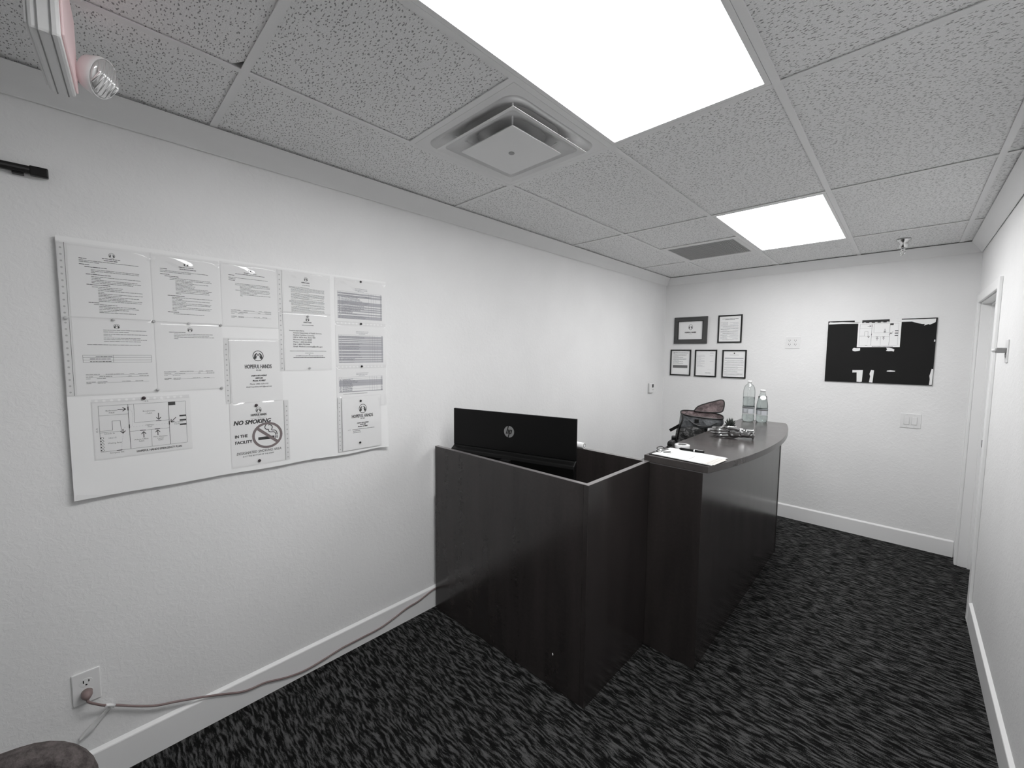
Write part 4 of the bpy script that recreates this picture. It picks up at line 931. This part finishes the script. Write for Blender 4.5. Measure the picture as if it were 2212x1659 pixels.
# ------------------------------------------------------------------ backpack on the side table
bgm = mat('pack_grey', (.06, .064, .068), .6); v = coords(bgm); basecol(bgm, ramp(bgm, noisetex(bgm, v, 14, 3), [(.35, (.045, .048, .052)), (.65, (.20, .21, .22))])); bump(bgm, noisetex(bgm, v, 18, 4, .6, .8), .9, .02)
camo = mat('pack_camo', .05, .7); v = coords(camo, (1, 1, 1.6)); basecol(camo, ramp(camo, noisetex(camo, v, 26, 2, .5, .8), [(.40, .012), (.47, .04), (.54, .055), (.60, .19), (.68, .06)]))
lin = mat('pack_lining', (.13, .098, .099), .6); v = coords(lin); basecol(lin, ramp(lin, noisetex(lin, v, 22, 3, .6, .6), [(.35, (.07, .052, .053)), (.65, (.20, .152, .155))])); bump(lin, noisetex(lin, v, 30, 3, .6, .8), .8, .01)
bp_ = thing('backpack', 'open dark camouflage backpack with pinkish lining behind the counter', 'backpack', (1.0, 1.60, .7405), (0, 0, math.radians(21.7)))
# local: x across, y away from viewer, z up
def pack_ring(z, hx, hy, k=28, dx=0, dy=0, p=3.0):
    out = []
    for i in range(k):
        a = 2 * PI * i / k; c_, s_ = math.cos(a), math.sin(a)
        out.append((dx + hx * math.copysign(abs(c_) ** (2 / p), c_), dy + hy * math.copysign(abs(s_) ** (2 / p), s_), z))
    return out
def loft(rings, cap0=False, cap1=False):
    mb = MB(); k = len(rings[0]); vs = [p for r in rings for p in r]
    fs = [(j * k + i, j * k + (i + 1) % k, (j + 1) * k + (i + 1) % k, (j + 1) * k + i) for j in range(len(rings) - 1) for i in range(k)]
    if cap0: fs.append(tuple(range(k - 1, -1, -1)))
    if cap1: fs.append(tuple((len(rings) - 1) * k + i for i in range(k)))
    return mb.add(vs, fs, True)
dz = [0, .02, .10, .20, .30, .345]
prof_ = [(.095, .075, -.06), (.107, .085, -.06), (.112, .09, -.06), (.112, .09, -.058), (.109, .09, -.050), (.105, .088, -.043)]
low = loft([pack_ring(z, a, b, dx=c) for z, (a, b, c) in zip(dz, prof_)], True); low.build('lower_body', camo, bp_)
upr = [(.3455, .106, .0885, -.042), (.365, .146, .092, .006), (.39, .152, .094, .014), (.42, .151, .092, .016), (.445, .148, .089, .016), (.458, .147, .087, .016)]
def rimz(p, z): return (p[0], p[1], z + (.010 * (-p[0] / .15) + .012 * (p[1] / .09)) * max(0, (z - .36) / .1) - .020 * max(0, (z - .36) / .1))
rr = [[rimz(p, z) for p in pack_ring(z, a, b, dx=c)] for z, a, b, c in upr]
o = loft(rr).build('upper_body', bgm, bp_)
inn = [[rimz(p, z) for p in pack_ring(z, a, b, dx=.016)] for z, a, b in ((.456, .143, .083), (.43, .135, .075), (.40, .12, .06))]
loft([list(r) for r in inn], False, True).build('lining', lin, bp_)
MB().tube([rimz(p, .459) for p in pack_ring(.459, .1465, .0865, 40, .016)] + [rimz(pack_ring(.459, .1465, .0865, 40, .016)[0], .459)], .0055, 8).build('zip_rim', black, bp_)
# raised lid flap leaning back
fl = [(-.045, .000), (-.02, .035), (.03, .060), (.10, .084), (.140, .096), (.158, .090), (.163, .066), (.158, .030), (.140, .004), (.05, -.004)]
fl = [(p.x, p.y) for p in smooth_path([(a, b, 0) for a, b in fl + fl[:1]], 4)[:-1]]
fmx = Matrix.Translation((.010, .075, .452)) @ Matrix.Rotation(math.radians(78), 4, 'X')
MB().prism(fl, -.004, .004, fmx).build('lid_flap', lin, bp_, .002)
MB().tube([fmx @ Vector((a, b, 0)) for a, b in fl + fl[:1]], .0055, 8).build('lid_zip', black, bp_)
MB().ball((-.045, -.092, .30), .05, 20, 12, (1.5, .5, 1.2)).build('front_pocket', camo, bp_)
MB().tube(smooth_path([(-.075, -.105, .405), (-.02, -.112, .372), (.06, -.112, .368), (.12, -.1, .400)], 4), .004, 6).build('pocket_seam', black, bp_)
B(-.035, -.005, -.099, -.090, .385, .415).build('patch', black, bp_, .003)
B(-.055, .030, -.004, .004, -.011, .011).build('strap', black, bp_, .002, mtx=Matrix.Translation((-.158, -.062, .340)) @ Matrix.Rotation(math.radians(-34), 4, 'Y'))
MB().tube(smooth_path([(-.120, -.070, .44), (-.118, -.088, .40), (-.135, -.096, .35), (-.150, -.098, .25)], 4), .006, 8).build('side_strap', black, bp_)
B(-.190, -.155, -.07, -.03, .225, .268).build('buckle', black, bp_, .006)

# ------------------------------------------------------------------ added padded seat, standing in for a blurred finger at the lens
ch = thing('stand_in_chair', 'added dark brownish grey padded seat with rounded back, standing in for a blurred finger at the lens', 'stand_in_chair', (1.19, -1.90, 0), (0, 0, math.radians(-12)))
fabric = mat('stand_in_fabric', (.075, .066, .065), .95, spec=.1); v = coords(fabric); basecol(fabric, ramp(fabric, noisetex(fabric, v, 60, 3, .7), [(.35, (.05, .044, .043)), (.65, (.105, .092, .09))])); bump(fabric, noisetex(fabric, v, 240, 2), .5, .003)
cmat = Matrix.Translation((-.215, 0, .685)) @ Matrix.Rotation(math.radians(-8), 4, 'Y') @ Euler((PI / 2, 0, PI / 2)).to_matrix().to_4x4()
MB().prism(rrect(.44, .42, .11, 8), -.03, .03, cmat).build('backrest', fabric, ch, .024, 4)
MB().prism(rrect(.46, .46, .06, 6), .40, .47, Matrix.Translation((.04, 0, 0))).build('seat', fabric, ch, .02, 3)
for sx in (-.16, .22):
    for sy in (-.19, .19): MB().tube([(sx, sy, .40), (sx * 1.12, sy * 1.06, 0)], [.014, .011], 10).build('leg', steel_d, ch)
for sy in (-.12, .12): MB().tube([(-.16, sy, .43), (-.215, sy, .52)], .011, 8).build('back_support', steel_d, ch)
